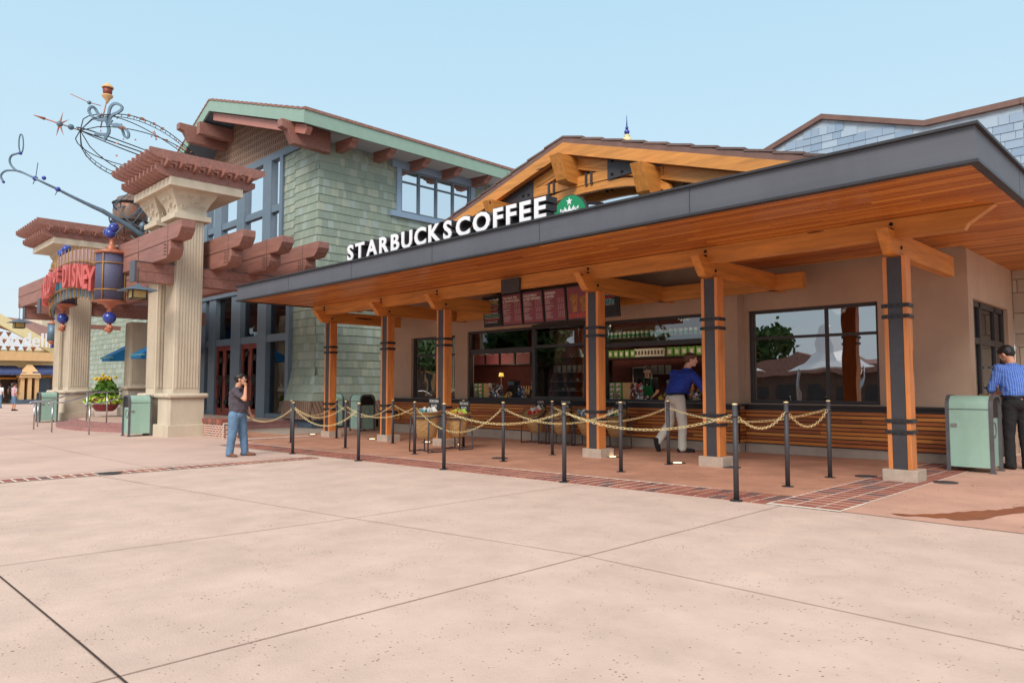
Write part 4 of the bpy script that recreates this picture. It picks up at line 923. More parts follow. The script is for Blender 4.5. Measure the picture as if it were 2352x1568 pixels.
# boom with curled end and blue beads
bm_ = MB(); D = 24.5
boom = [(345, 552), (318, 535), (290, 516), (262, 500), (235, 484), (214, 475), (195, 466), (160, 449), (133, 435), (105, 422), (81, 410)]
P = [atd(x, y, D + (x - 132) * .008) for x, y in boom]; bm_.tube(P, [.09, .09, .09, .085, .08, .07, .06, .05, .045, .04, .04], 8)
bm_.tube([atd(x, y, 24.4) for x, y in smoothp([(81, 410), (58, 399), (46, 394), (37, 391), (26, 380), (22, 368), (26, 358), (35, 354), (46, 352)])], .035, 7)
bm_.tube([atd(x, y, 24.4) for x, y in smoothp([(50, 396), (36, 392), (15, 392), (5, 398), (2, 406), (8, 418)])], .035, 7)
bm_.tube([atd(48.5 + 5.2 * cos(q * pi / 7), 330 + 22 * sin(q * pi / 7), 24.4) for q in range(14)], .022, 6, closed=True)
for (x, y, x2, y2) in ((81, 410, 76, 423), (82, 408, 87, 374), (133, 435, 127, 448)): bm_.tube([atd(x, y, 24.4), atd(x2, y2, 24.4)], .015, 5)
bm_.build('boom', M['bluegrey'], air)
a = MB()
for x, y, r in ((47, 352, .06), (8, 418, .05), (81, 410, .085), (101, 409, .07), (133, 435, .085)): a = MB(); a.ball(atd(x, y, 24.3), r); a.build('boom_bead', M['royal'], air)
a = MB()       # lattice struts between boom and gondola
for (x, y, x2, y2) in ((262, 480, 300, 470), (290, 503, 330, 480), (300, 510, 350, 540), (262, 470, 340, 560), (330, 480, 380, 520), (340, 470, 300, 520), (345, 500, 395, 575), (380, 520, 330, 565), (262, 470, 300, 440), (350, 450, 300, 500), (355, 470, 300, 465), (250, 500, 262, 540), (262, 540, 290, 516), (300, 520, 345, 575), (320, 560, 300, 540)): a.bar(atd(x, y, 26.3), atd(x2, y2, 26.8), .035)
for k in range(30): x = R2.uniform(300, 400); y = R2.uniform(480, 570); a.box(atd(x, y, 26.6), (.07, .03, .05), Matrix.Rotation(R2.random() * 3, 3, 'Y'))
a.build('lattice', M['bluegrey'], air)
a = MB(); c = atd(300, 487, 27.2); a.lathe([(.1, -1.0), (.42, -.9), (.5, -.7), (.58, -.35), (.6, 0), (.56, .3), (.45, .5), (.2, .62), (.05, .68)], c, 18); gd = a.build('gondola', M['patina'], air)
a = MB(); a.tube([c + Vector((.62 * cos(q * pi / 10), .62 * sin(q * pi / 10), -.4)) for q in range(20)], .03, 5, closed=True); a.tube([c + Vector((.6 * cos(q * pi / 10), .6 * sin(q * pi / 10), .28)) for q in range(20)], .04, 5, closed=True)
for q in range(10): a.tube([c + Vector((.62 * cos(q * pi / 5), .62 * sin(q * pi / 5), -.4)), c + Vector((.55 * cos(q * pi / 5), .55 * sin(q * pi / 5), -.95))], .02, 4)
cp = c - fwd * .55 - rgt * .2 + Vector((0, 0, .12)); a.tube([cp + rgt * .14 * cos(q * pi / 8) + Vector((0, 0, .14 * sin(q * pi / 8))) for q in range(16)], .035, 6, closed=True)
a.build('gondola_rails', M['iron'], gd)
a = MB()
for (x, y, x2, y2) in ((312, 532, 305, 600), (330, 535, 336, 596), (365, 545, 380, 580)): a.tube([atd(x, y, 27), atd(x2, y2, 27.5)], .05, 8)
a.build('support_leg', M['copper'], air)
a = MB()
for x, y, r in ((328, 520, .15), (365, 545, .14)): a.lathe([(.02, r * 1.2), (r * .6, r * .8), (r, 0), (r * .6, -r * .8), (.02, -r * 1.2)], atd(x, y, 26.6), 14)
a.build('silver_balls', M['bluegrey'], air)
# ============================================================ FAR LEFT CHOCOLATE SHOP (about 65 m off)
FX = -76.0
def P(x, y, dx=0): p = atx(x, y, FX); p.x += dx; return p
ch = thing('chocolate_shop', 'distant cream shop with triangle patterned gable, tan arcade and navy awnings', 'building', tuple(P(60, 926)))
a = MB(); 
y0, y1 = P(-160, 900).y, P(126, 900).y
zt = lambda y: P(0, 726).z + (y - P(0, 726).y) * (P(120, 800).z - P(0, 726).z) / (P(120, 800).y - P(0, 726).y)
a.prism([(FX, y0, -1), (FX, y1, -1), (FX, y1, zt(y1)), (FX, y0, zt(y1)), (FX, y0, zt(y0 + 12))], (-8, 0, 0)); a.build('wall', M['yellow'], ch)
a = MB(); d = .62
z = P(0, 905).z
row = 0
while z < 14:
    y = y0 + (row % 2) * d / 2
    while y < y1 - .5:
        if z + .6 < zt(y) - .6 and not (P(0, 832).z < z + .3 < P(0, 806).z):
            a.add([(FX + .12, y, z + .45), (FX + .12, y + d * .72, z + .45), (FX + .03, y + d * .36, z)], [(0, 1, 2)])
        y += d
    z += .62; row += 1
a.build('triangle_pattern', M['brown'], ch)
a = MB(); pts = [(-90, 680), (0, 722), (60, 755), (124, 792)]
for (xa, ya), (xb, yb) in zip(pts, pts[1:]): p, q = P(xa, ya), P(xb, yb); a.prism([p, q, q - Vector((0, 0, .95)), p - Vector((0, 0, .95))], (.5, 0, 0))
a.build('barge_board', M['yellow'], ch)
a = MB(); p, q, r, s_ = P(-90, 674), P(124, 790), P(135, 757, -9), P(-90, 700, -9)
r.z += 0; a.add([P(-160, 640, -.2), P(124, 791, -.2), atx(128, 757, FX - 9), atx(62, 734, FX - 9), atx(0, 726, FX - 9), atx(-160, 705, FX - 9)], [(0, 1, 2, 3, 4, 5)])
a.build('roof', M['broof'], ch)
a = MB(); p0, p1 = P(-160, 806), P(126, 806); a.bb(FX + .1, FX + 1.3, p0.y, p1.y, P(0, 828).z, P(0, 808).z); a.build('arcade_beam', M['tan'], ch)
def pbox(x0, x1, ya, yb, d0, d1, m, nm, par=ch):
    a = MB(); A, B = P(x0, ya), P(x1, yb); a.bb(FX + d0, FX + d1, A.y, B.y, B.z, A.z); return a.build(nm, m, par)
pbox(36, 84, 862, 868, .2, 1.6, M['tan'], 'pillar_capital'); pbox(40, 46, 868, 922, .3, 1.4, M['tan'], 'arcade_pillar'); pbox(56, 62, 868, 922, .3, 1.5, M['tan'], 'arcade_pillar'); pbox(72, 79, 868, 922, .3, 1.4, M['tan'], 'arcade_pillar')
a = MB(); A = P(36, 861); B = P(84, 861); a.add([(FX + .2, A.y, A.z), (FX + 1.7, A.y, A.z), (FX + 1.7, B.y, A.z), (FX + .2, B.y, A.z), (FX + .7, A.y + .6, A.z + .9), (FX + 1.1, A.y + .6, A.z + .9), (FX + 1.1, B.y - .6, A.z + .9), (FX + .7, B.y - .6, A.z + .9)], [(4, 5, 6, 7), (0, 1, 5, 4), (1, 2, 6, 5), (2, 3, 7, 6), (3, 0, 4, 7), (3, 2, 1, 0)]); a.build('pillar_roof', M['tan'], ch)
pbox(19, 84, 917, 927, .2, 2.0, M['bluep'], 'pillar_base')
pbox(0, 36, 862, 924, .05, .2, M['darkin'], 'doorway'); pbox(78, 127 - 46, 862, 924, .06, .2, M['ochre'], 'orange_jamb')
pbox(82, 128 - 6, 862, 866, .05, .3, M['ochre'], 'orange_lintel'); pbox(118, 124, 862, 924, .05, .3, M['ochre'], 'orange_jamb'); pbox(84, 117, 868, 912, .04, .15, M['bluep'], 'shop_window'); pbox(84, 118, 912, 925, .05, .25, M['bluep'], 'sill')
pbox(-60, 36, 866, 871, .1, .3, M['ochre'], 'orange_lintel')
for xa, xb in ((-60, 51), (66, 142)):
    a = MB(); A, B = P(xa, 838), P(xb, 856); a.add([(FX + .1, A.y, A.z), (FX + .1, B.y - .5, A.z), (FX + 1.6, B.y, B.z), (FX + 1.6, A.y, B.z), (FX + 1.6, B.y, B.z - .2), (FX + 1.6, A.y, B.z - .2)], [(0, 3, 2, 1), (3, 5, 4, 2)]); a.build('awning', M['navy'], ch)
# lettering of the shop sign
gs = thing('shop_lettering', 'white shop name letters across the distant patterned gable', 'sign', tuple(P(-60, 797, .9)))
me = text_me("Ghirardelli", 1, .06, .02, 'RIGHT'); xs = [v.co.x for v in me.vertices]; wd = max(xs) - min(xs)
pr = P(113, 798, 1.0); hh = P(113, 765, 1).z - pr.z; left = P(-73, 798, 1.0); kx = (pr.y - left.y) / wd
a = MB(); a.mesh(me, frame_mat(pr, (0, 1, 0), (0, 0, 1)) @ Matrix.Diagonal((kx, hh / .76, 1, 1))); a.build('letters', M['white'], gs)
# neighbour behind (dark timbered)
nb = thing('timber_tower', 'dark timbered yellow building squeezed between the distant shop and the far pillar', 'building', tuple(P(132, 920, -3)))
a = MB(); A, B = P(120, 700), P(400, 960); a.bb(FX - 9, FX - 3, P(122, 800, -3).y, P(150, 800).y + 8, -1, P(0, 800).z); a.build('wall', M['yellow'], nb)
a = MB()
for z in (1.5, 3.2, 5): a.bb(FX - 3.2, FX - 2.85, P(122, 800, -3).y, P(150, 800).y + 8, z, z + .5)
for k in range(6): a.bb(FX - 3.2, FX - 2.85, P(122, 800, -3).y + k * 1.4, P(122, 800, -3).y + k * 1.4 + .35, -.5, 6)
a.build('timbers', M['bluep'], nb)
cr = thing('cream_tower', 'cream flat roofed block rising behind the brown tiled roof', 'building', tuple(atx(110, 900, -95)))
a = MB(); A = atx(97, 742, -95); B = atx(300, 716, -95); a.bb(-101, -95, A.y, A.y + 6, 0, atx(97, 718, -95).z); a.bb(-101, -95, A.y + 3, A.y + 30, 0, atx(97, 726, -95).z); a.build('wall', M['stone'], cr)
# far wing of the green shop and its parasols
WGX = 1
wg = thing('green_wing', 'green shingled wing with dark doorway beyond the pergola pillars', 'building', (-46, 15, -.1))
a = MB(); a.bb(-60, -46.2, 15.2, 22, -.3, 6.5); a.build('wall', M['green'], wg)
a = MB(); z = .7; rr = random.Random(4)
while z < 6.4:
    x = -60 - rr.random() * .3
    while x < -46.2: L = rr.choice([.25, .35, .45]); a.box((x + L / 2, 15.17, z + .16), (L - .015, .02, .34), Matrix.Rotation(-.07, 3, 'X')); x += L
    z += .33
a.build('shingles', M['green'], wg)
a = MB(); a.bb(-46.25, -45.6, 14.9, 15.3, -.3, 5.6); a.bb(-47.6, -46.4, 15.1, 15.21, -.1, 2.7); a.build('dark_doorway', M['bluep'], wg)
def parasol(label, x, y, D):
    c = atd(x, y, D); t = thing('blue_awning', label, 'awning', tuple(c), 0, 'bright blue awnings of the green shop'); a = MB()
    w_, h_, dp = 1.3, 1.5, 2.6     # sloping awning projecting towards the plaza (-Y)
    a.add([(-w_ / 2, 0, 0), (w_ / 2, 0, 0), (w_ / 2, dp, h_), (-w_ / 2, dp, h_), (-w_ / 2, 0, -.22), (w_ / 2, 0, -.22), (w_ / 2, dp, -.1), (-w_ / 2, dp, -.1)], [(0, 1, 2, 3), (4, 5, 1, 0), (1, 5, 6, 2), (4, 0, 3, 7)]); a.build('canvas', M['awn'], t, world=False)
    a = MB(); a.bar((-w_ / 2 - .25, .02, -.05), (w_ / 2 + .25, .02, -.05), .08); a.build('front_rod', M['bl'], t, world=False)
parasol('blue awning nearer the far pillar, left of the slim fluted column', 244, 819, 35.5); parasol('blue awning right of the slim fluted column, beside the near pillar', 313, 812, 32.5)

# ============================================================ SHOP SIGN AND LOGO
sg2 = thing('shop_sign', 'large white channel letters standing on the grey canopy fascia', 'sign', (-15.5, 9.75, 4.5))
def letters(word, x0, x1, y, z, h):
    adv = []; 
    for c_ in word:
        me = text_me(c_, 1, 0, .035); xs = [v.co.x for v in me.vertices]; ys = [v.co.y for v in me.vertices]; adv.append((c_, me, min(xs), max(xs), min(ys)))
    gap = .13; tot = sum(b - a_ for _, _, a_, b, _ in adv) + gap * (len(word) - 1); k = (x1 - x0) / tot; x = x0; kz = h / .77
    for c_, me, a_, b, yl in adv:
        m1 = text_me(c_, 1, .5, .062); M1 = frame_mat((x, y, z), (1, 0, 0), (0, 0, 1)) @ Matrix.Diagonal((k, kz, 1, 1)) @ Matrix.Translation((-a_, .03, 0))
        bd = MB(); fm = Matrix.Diagonal((1, 1, .28, 1)); bd.mesh(m1, M1 @ Matrix.Translation((0, 0, -.14)) @ fm)
        lo = bd.build('letter', M['black'], sg2)
        fc = MB(); m2 = text_me(c_, 1, .01, .028); fc.mesh(m2, M1 @ Matrix.Translation((0, 0, .012))); fc.build('letter_face', M['white'], lo)
        x += (b - a_ + gap) * k
letters("STARBUCKS", -15.55, -11.55, 9.78, 4.56, .41); letters("COFFEE", -11.42, -8.88, 9.78, 4.56, .41)
a = MB(); a.bb(-15.5, -8.5, 9.9, 9.94, 4.5, 4.55); 
for k in range(12): a.bb(-15.3 + k * .6, -15.27 + k * .6, 9.9, 10.1, 4.45, 4.56)
a.build('raceway', M['black'], sg2)
lg = thing('round_logo_sign', 'round green and white crowned logo disc rising behind the fascia', 'sign', (-10.22, 12.0, 5.16))
lg.scale = (1.04, 1, 1.04)
a = MB(); a.lathe([(.47, 0), (.47, .1)], (0, .1, 0), 40, rot=Matrix.Rotation(pi / 2, 3, 'X')); a.build('casing', M['black'], lg, world=False)
a = MB(); a.lathe([(.455, 0), (.455, .006)], (0, -.002, 0), 40, rot=Matrix.Rotation(pi / 2, 3, 'X')); gd_ = a.build('green_disc', M['cgreen'], lg, world=False)
a = MB(); yy = -.012
def flat(pts): a.prism([(x, yy, z) for x, z in pts], (0, .004, 0))
star = [((.09 if k % 2 == 0 else .037) * sin(k * pi / 5), .33 + (.09 if k % 2 == 0 else .037) * cos(k * pi / 5)) for k in range(10)]
flat(star)
for k in range(5):      # crown points
    x = -.2 + k * .1; flat([(x - .05, .14), (x + .05, .14), (x + .0 + (x * .25), .26 - abs(x) * .25)])
flat([(-.25, .14), (.25, .14), (.22, .05), (.1, .075), (0, .08), (-.1, .075), (-.22, .05)])
flat([(-.12, -.3), (.12, -.3), (.15, -.05), (.08, .04), (-.08, .04), (-.15, -.05)])
for s in (-1, 1):
    for r in (.2, .26, .32):
        pts = [(s * r * cos(t), -.08 + r * .9 * sin(t)) for t in [pi / 2.6 - q * .28 for q in range(9)]]
        for p, q in zip(pts, pts[1:]): flat([(p[0], p[1]), (q[0], q[1]), (q[0] + s * .03, q[1]), (p[0] + s * .03, p[1])])
    flat([(s * .36, .12), (s * .43, .1), (s * .4, -.2), (s * .34, -.1)]); 
a.build('white_emblem', M['white'], gd_, world=False)
a = MB(); a.bar((0, .15, -.45), (0, .15, .1), .08); a.bar((.2, .12, .3), (.2, .9, .4), .06); a.build('bracket', M['black'], lg, world=False)

# ============================================================ MENU BOARDS
def board(name, label, x0, x1, z0, z1, y, face, lines, head=None, tilt=.10, grp='menu boards under the canopy', hcol=None):
    t = thing(name, label, 'menu board', ((x0 + x1) / 2, y, z0), 0, grp); w_ = x1 - x0; h = z1 - z0
    rot = Matrix.Rotation(tilt, 3, 'X')
    def tr_(mbx): 
        mbx.v = [rot @ v for v in mbx.v]; return mbx
    a = MB(); a.box((0, .03, h / 2), (w_, .05, h)); tr_(a).build('frame', M['black'], t, world=False)
    a = MB(); a.box((0, .0, h / 2), (w_ - .07, .02, h - .07)); fo = tr_(a).build('panel', face, t, world=False)
    bym = {}
    r = random.Random(hash(label) % 1000 if False else len(label))
    zz = h - .1
    if head:
        for ln in head:
            me = text_me(ln, .085, .001, .004); xs = [v.co.x for v in me.vertices]; kk = min(1, (w_ - .12) / (max(xs) - min(xs) + 1e-6))
            b = bym.setdefault(hcol or M['pale'], MB()); b.mesh(me, frame_mat((-w_ / 2 + .06, -.012, zz - .05), (1, 0, 0), (0, 0, 1)) @ Matrix.Diagonal((kk, 1, 1, 1))); zz -= .085
    for (mm, kind) in lines:
        if zz < .1: break
        b = bym.setdefault(mm, MB())
        if kind == 'big':
            x = -w_ / 2 + .06
            while x < w_ / 2 - .12: L = r.uniform(.03, .09); b.box((x + L / 2, -.012, zz - .01), (L, .003, .03)); x += L + .02
            zz -= .055
        elif kind == 'row':
            L = r.uniform(.12, w_ * .42); b.box((-w_ / 2 + .06 + L / 2, -.012, zz), (L, .003, .008))
            for q in range(4): b.box((w_ / 2 - .25 + q * .06, -.012, zz), (.025, .003, .008))
            zz -= .028
        elif kind == 'txt':
            x = -w_ / 2 + .07; e_ = w_ / 2 - r.uniform(.08, .2)
            while x < e_: L = r.uniform(.02, .06); b.box((x + L / 2, -.012, zz), (L, .003, .011)); x += L + .014
            zz -= .032
        elif kind == 'gap': zz -= .03
    for mm, b in bym.items(): tr_(b).build('lettering', mm, fo, world=False)
    return t, fo
YB2 = 14.0; PL = M['pale']
cols = [M['yl'], PL, PL, M['ol'], PL, PL, M['rl'], PL, PL, M['gl'], PL, PL, M['rl'], PL, PL]
def chalkl(cs): return [(c, 'big' if c is not PL else 'txt') for c in cs]
board('chalk_menu_board', 'black chalk menu board with coloured writing, leftmost under the canopy', -15.12, -14.38, 3.13, 4.0, YB2, M['chalk'], chalkl(cols), ["Summertime Specials"])
rowl = [(PL, 'row')] * 5 + [(PL, 'gap')] + [(PL, 'row')] * 5 + [(PL, 'gap')] + [(PL, 'row')] * 12
board('menu_board', 'maroon drinks menu headed tea, next to the left chalk board', -14.34, -13.58, 3.13, 4.0, YB2, M['maroonb'], rowl, ["TEAVANA TEA", "& FRAPPUCCINO"])
board('menu_board', 'maroon menu board headed cold brew', -13.55, -12.8, 3.13, 4.0, YB2, M['maroonb'], rowl, ["COLD BREW", "& ICED ESPRESSO"])
board('menu_board', 'maroon menu board headed espresso and more', -12.77, -12.02, 3.13, 4.0, YB2, M['maroonb'], rowl, ["ESPRESSO", "& MORE"])
pt, pf = board('poster_board', 'maroon poster board with two iced drinks, half behind the post', -11.99, -11.2, 3.13, 4.0, YB2, M['maroonb'], [], None)
a = MB(); rot = Matrix.Rotation(.1, 3, 'X')
for x, s in ((-.14, 1), (.14, .85)): a.prism([(x - .07 * s, -.014, .2), (x + .07 * s, -.014, .2), (x + .13 * s, -.014, .2 + .45 * s), (x - .13 * s, -.014, .2 + .45 * s)], (0, .003, 0))
a.v = [rot @ v for v in a.v]; a.build('drink_picture', M['pastry'], pf, world=False)
a = MB(); me = text_me("RICH & BOLD", .16, .001, .006); a.mesh(me, frame_mat((-.34, -.014, .07), (1, 0, 0), (0, 0, 1)) @ Matrix.Diagonal((.62, .9, 1, 1))); a.v = [rot @ v for v in a.v]; a.build('lettering', M['ol'], pf, world=False)
board('chalk_menu_board', 'black chalk menu board right of the post, rightmost under the canopy', -11.17, -10.38, 3.13, 4.0, YB2, M['chalk'], chalkl([PL, PL, M['yl'], PL, PL, PL, M['bl'], M['rl'], PL, M['bl'], M['bl'], PL]), None)
# inside menu boards
for i, lb in enumerate(('faded menu board inside the left serving window, leftmost of four', 'pale menu board inside the left window, second of four', 'red menu board inside the left window, third of four', 'red menu board inside the left window, fourth and rightmost')):
    x = -20.55 + i * .78
    board('menu_board', lb, x, x + .72, 2.25, 3.1, 18.4, M['maroonb'], rowl[:14], None, 0, 'menu boards inside the coffee shop')

# ============================================================ LITTER BINS
def make_bin(name, label):
    t = thing(name, label, 'litter bin', (0, 0, 0), 0, 'mint green litter bins'); W, Dp, Hh = .70, .62, 1.32     # big face looks to -Y, hood openings at +X/-X ends
    def prof(o=0, z0=.07): 
        r = .20; pts = [(-Dp / 2 - o, z0), (-Dp / 2 - o, Hh - r)] + [(-Dp / 2 + r - (r + o) * cos(q * pi / 12), Hh - r + (r + o) * sin(q * pi / 12)) for q in range(1, 7)]
        pts += [(Dp / 2 - r + (r + o) * sin(q * pi / 12), Hh - r + (r + o) * cos(q * pi / 12)) for q in range(0, 6)] + [(Dp / 2 + o, Hh - r), (Dp / 2 + o, z0)]
        return pts
    a = MB(); a.prism([(-W / 2 + .05, y, z) for y, z in prof(-.012, .09)], (W - .1, 0, 0), smooth=False); a.build('body', M['binm'], t, world=False, bevel=.006)
    for s in (-1, 1):
        x = s * (W / 2 - .025); o_ = prof(.0, .0); i_ = prof(-.035, .0); a = MB()
        n = len(o_)
        for xx in (x - .025, x + .025): pass
        for k in range(n - 1):
            vs = [(x - .03, *o_[k]), (x - .03, *o_[k + 1]), (x - .03, *i_[k + 1]), (x - .03, *i_[k]), (x + .03, *o_[k]), (x + .03, *o_[k + 1]), (x + .03, *i_[k + 1]), (x + .03, *i_[k])]
            a.add(vs, [(0, 1, 2, 3), (7, 6, 5, 4), (0, 4, 5, 1), (2, 6, 7, 3)] + ([(0, 3, 7, 4)] if k == 0 else []) + ([(1, 5, 6, 2)] if k == n - 2 else []))
        a.box((x, -Dp / 2 + .01, .015), (.1, .09, .03)); a.box((x, Dp / 2 - .01, .015), (.1, .09, .03)); a.build('end_frame', M['bingrey'], t, world=False)
        a = MB(); xx = s * (W / 2 - .048); hood = [(-Dp / 2 + .04, .93), (Dp / 2 - .04, .93), (Dp / 2 - .04, Hh - .2), (Dp / 2 - .16, Hh - .06), (-Dp / 2 + .16, Hh - .06), (-Dp / 2 + .04, Hh - .2)]
        a.prism([(xx, y, z) for y, z in hood], (s * .01, 0, 0)); a.build('opening', M['binblk'], t, world=False)
    a = MB(); a.bb(-W / 2 + .055, W / 2 - .055, -Dp / 2 + .004, -Dp / 2 + .014, 1.07, 1.078); a.bb(-W / 2 + .055, W / 2 - .055, Dp / 2 - .014, Dp / 2 - .004, 1.07, 1.078); a.build('hood_seam', M['binblk'], t, world=False)
    a = MB(); a.bb(-W / 2 + .08, -W / 2 + .17, -Dp / 2 - .004, -Dp / 2 + .006, .77, .83); a.build('latch', M['chrome'], t, world=False)
    a = MB()
    for s in (-1, 1):
        xx = s * (W / 2 - .04); a.tube([(xx, .11 * cos(q * pi / 10), .72 + .13 * sin(q * pi / 10)) for q in range(20)], .008, 5, closed=True)
    a.build('end_emblem', M['bingrey'], t, world=False)
    return t
b0 = make_bin('litter_bin', 'large mint green litter bin by the man at the right edge'); b0.location = (-3.32, 14.66, 0)
dup(b0, (-25.0, 15.1, -.12), pi / 2, 'mint green litter bin behind the leftmost timber post, against the slatted skirt')
dup(b0, (-22.5, 14.85, -.12), 0, 'mint green litter bin by the shop corner, behind the second timber post')
dup(b0, (-25.3, 8.15, -.12), pi / 2, 'mint green litter bin standing beside the near pergola pillar')
dup(b0, (-36.9, 8.2, -.08), pi / 2, 'mint green litter bin beside the far pergola pillar')
dup(b0, (-70, 17.5, 0), 0, 'tiny mint green bin by the distant arcade pillar')
# low box beside the bins
lb = thing('white_locker', 'low white box with a dark slot between the two bins by the shop corner', 'box', (-22.9, 15.6, -.12)); a = MB(); a.bb(-.25, .25, -.25, .25, 0, .55); a.build('case', M['stone'], lb, world=False, bevel=.01); a = MB(); a.bb(-.05, .03, -.256, -.25, .12, .4); a.bb(.25, .256, -.05, .05, .12, .4); a.build('slot', M['binblk'], lb, world=False)
# ============================================================ LOW BRICK WALL
lw = thing('low_brick_wall', 'low red brick wall block behind the man in the grey polo', 'wall', (-22.6, 9.9, -.12))
bx0, bx1, by0, by1 = -23.5, -22.0, 9.55, 10.0
a = MB(); k = 0; z = -.15
while z < .3:
    for (p, d_, L, n_) in (((bx0, by0), (1, 0), bx1 - bx0, (0, -1)), ((bx1, by0), (0, 1), by1 - by0, (1, 0))):
        s_ = -(.1 if k % 2 else 0)
        while s_ < L - .01:
            s0, s1 = max(s_, 0), min(s_ + .2, L)
            cx = p[0] + d_[0] * (s0 + s1) / 2 - n_[0] * .04; cy = p[1] + d_[1] * (s0 + s1) / 2 - n_[1] * .04; ln = s1 - s0 - .026
            if ln > .02: a.box((cx, cy, z + .03), (ln if d_[0] else .1, ln if d_[1] else .1, .048))
            s_ += .214
    z += .07; k += 1
n = 14
for k in range(n): a.box((bx0 + (k + .5) * (bx1 - bx0) / n, (by0 + by1) / 2, .4), ((bx1 - bx0) / n - .014, by1 - by0 + .1, .13))
a.build('bricks', M['brick'], lw); a = MB(); a.bb(bx0, bx1 + .003, by0 - .003, by1, -.2, .36); a.build('mortar', M['mortar'], lw)
# ============================================================ FLOWER POT
pt_ = thing('flower_pot', 'dark red bowl planter with yellow flowers and lime foliage on the porch', 'planter', (-36.3, 11.0, .17)); pt_.location = tuple(atx(241, 944, -35.2))
pz0 = pt_.location.z; a = MB(); a.lathe([(.3, 0), (.42, .08), (.55, .3), (.6, .48), (.66, .52), (.66, .58), (.56, .58), (.52, .5)], (0, 0, 0), 24); a.build('pot', M['pot'], pt_, world=False)
def leaves(n_, r, h0, h1, sz, m, nm, par, dome=True):
    a = MB(); rr = random.Random(n_)
    for k in range(n_):
        t = rr.uniform(0, 2 * pi); q = r * sqrt(rr.random()); z = rr.uniform(h0, h1) * (1 - .4 * (q / r) ** 2 if dome else 1)
        c = Vector((q * cos(t), q * sin(t), z)); u = Vector((rr.uniform(-1, 1), rr.uniform(-1, 1), rr.uniform(-.4, 1))).normalized(); v = u.orthogonal().normalized()
        v = (v * cos(k) + u.cross(v) * sin(k)); s_ = sz * rr.uniform(.6, 1.3)
        a.add([c - v * s_ * .3, c + u * s_ * .5, c + v * s_ * .3, c - u * s_ * .5], [(0, 1, 2, 3)])
    return a.build(nm, m, par, world=False)
leaves(500, .85, .5, .85, .2, M['leafl'], 'lime_foliage', pt_); leaves(500, .5, .7, 1.5, .24, M['leaf'], 'foliage', pt_)
a = MB()
for k in range(14): t = R.uniform(0, 2 * pi); q = R.uniform(.1, .5); a.ball((q * cos(t), q * sin(t), R.uniform(1.2, 1.6)), .07, n=7, m=5)
a.build('flowers', M['flower'], pt_, world=False)
hd = thing('low_hedge', 'low clipped green hedge behind the bin at the far pillar', 'hedge', tuple(atd(165, 925, 43))); leaves(500, .9, .1, .95, .2, M['leaf'], 'hedge_leaves', hd, False)

# ============================================================ STANCHIONS AND CHAINS
def make_post(label):
    t = thing('queue_post', label, 'stanchion', (0, 0, 0), 0, 'black queue posts'); 
    a = MB(); a.lathe([(.085, 0), (.085, .012), (.04, .016)], (0, 0, 0), 20); a.build('base_plate', M['black'], t, world=False)
    a = MB(); a.lathe([(.034, .012), (.033, 1.17)], (0, 0, 0), 14); a.lathe([(.039, 1.02), (.039, 1.05)], (0, 0, 0), 14); a.build('tube', M['steel'], t, world=False)
    a = MB(); a.lathe([(.036, 1.17), (.036, 1.182), (.015, 1.19)], (0, 0, 0), 14); a.build('brass_cap', M['gold'], t, world=False); return t
posts = {'f1': (-19.0, 8.6), 'f2': (-15.52, 8.373), 'f3': (-12.92, 8.447), 'f4': (-10.31, 8.56), 'f5': (-7.50, 8.65), 'f6': (-4.63, 8.69),
         'm1': (-18.88, 10.13), 'm2': (-16.06, 10.11), 'm3': (-13.3, 10.18), 'm4': (-10.56, 10.31), 'm5': (-7.69, 10.37), 'm6': (-4.74, 10.43),
         'b1': (-19.74, 12.11), 'b2': (-16.54, 11.91), 'b3': (-14.01, 12.27), 'b4': (-10.82, 12.08), 'b5': (-7.78, 12.0), 'b6': (-4.73, 11.95)}
desc = {'f': 'front row on the brick band', 'm': 'middle row', 'b': 'back row by the timber posts'}; ordn = ['first', 'second', 'third', 'fourth', 'fifth', 'sixth']
pp0 = None; hts = {}
for k, (x, y) in posts.items():
    if k == 'f1': continue
    n_ = int(k[1]) - 1 - (1 if k[0] == 'f' else 0)
    lab = 'black queue post, %s from the left in the %s' % (ordn[n_], desc[k[0]])
    hs = 1.0 + max(0, (x + 12) / 7.3) * .045
    hts[k] = 1.04 * hs
    if pp0 is None: pp0 = make_post(lab); pp0.location = (x, y, gh(x)); pp0.scale = (1, 1, hs)
    else: dup(pp0, (x, y, gh(x)), R.uniform(0, 6), lab, scale=(1, 1, hs))
hts['f1'] = 1.0
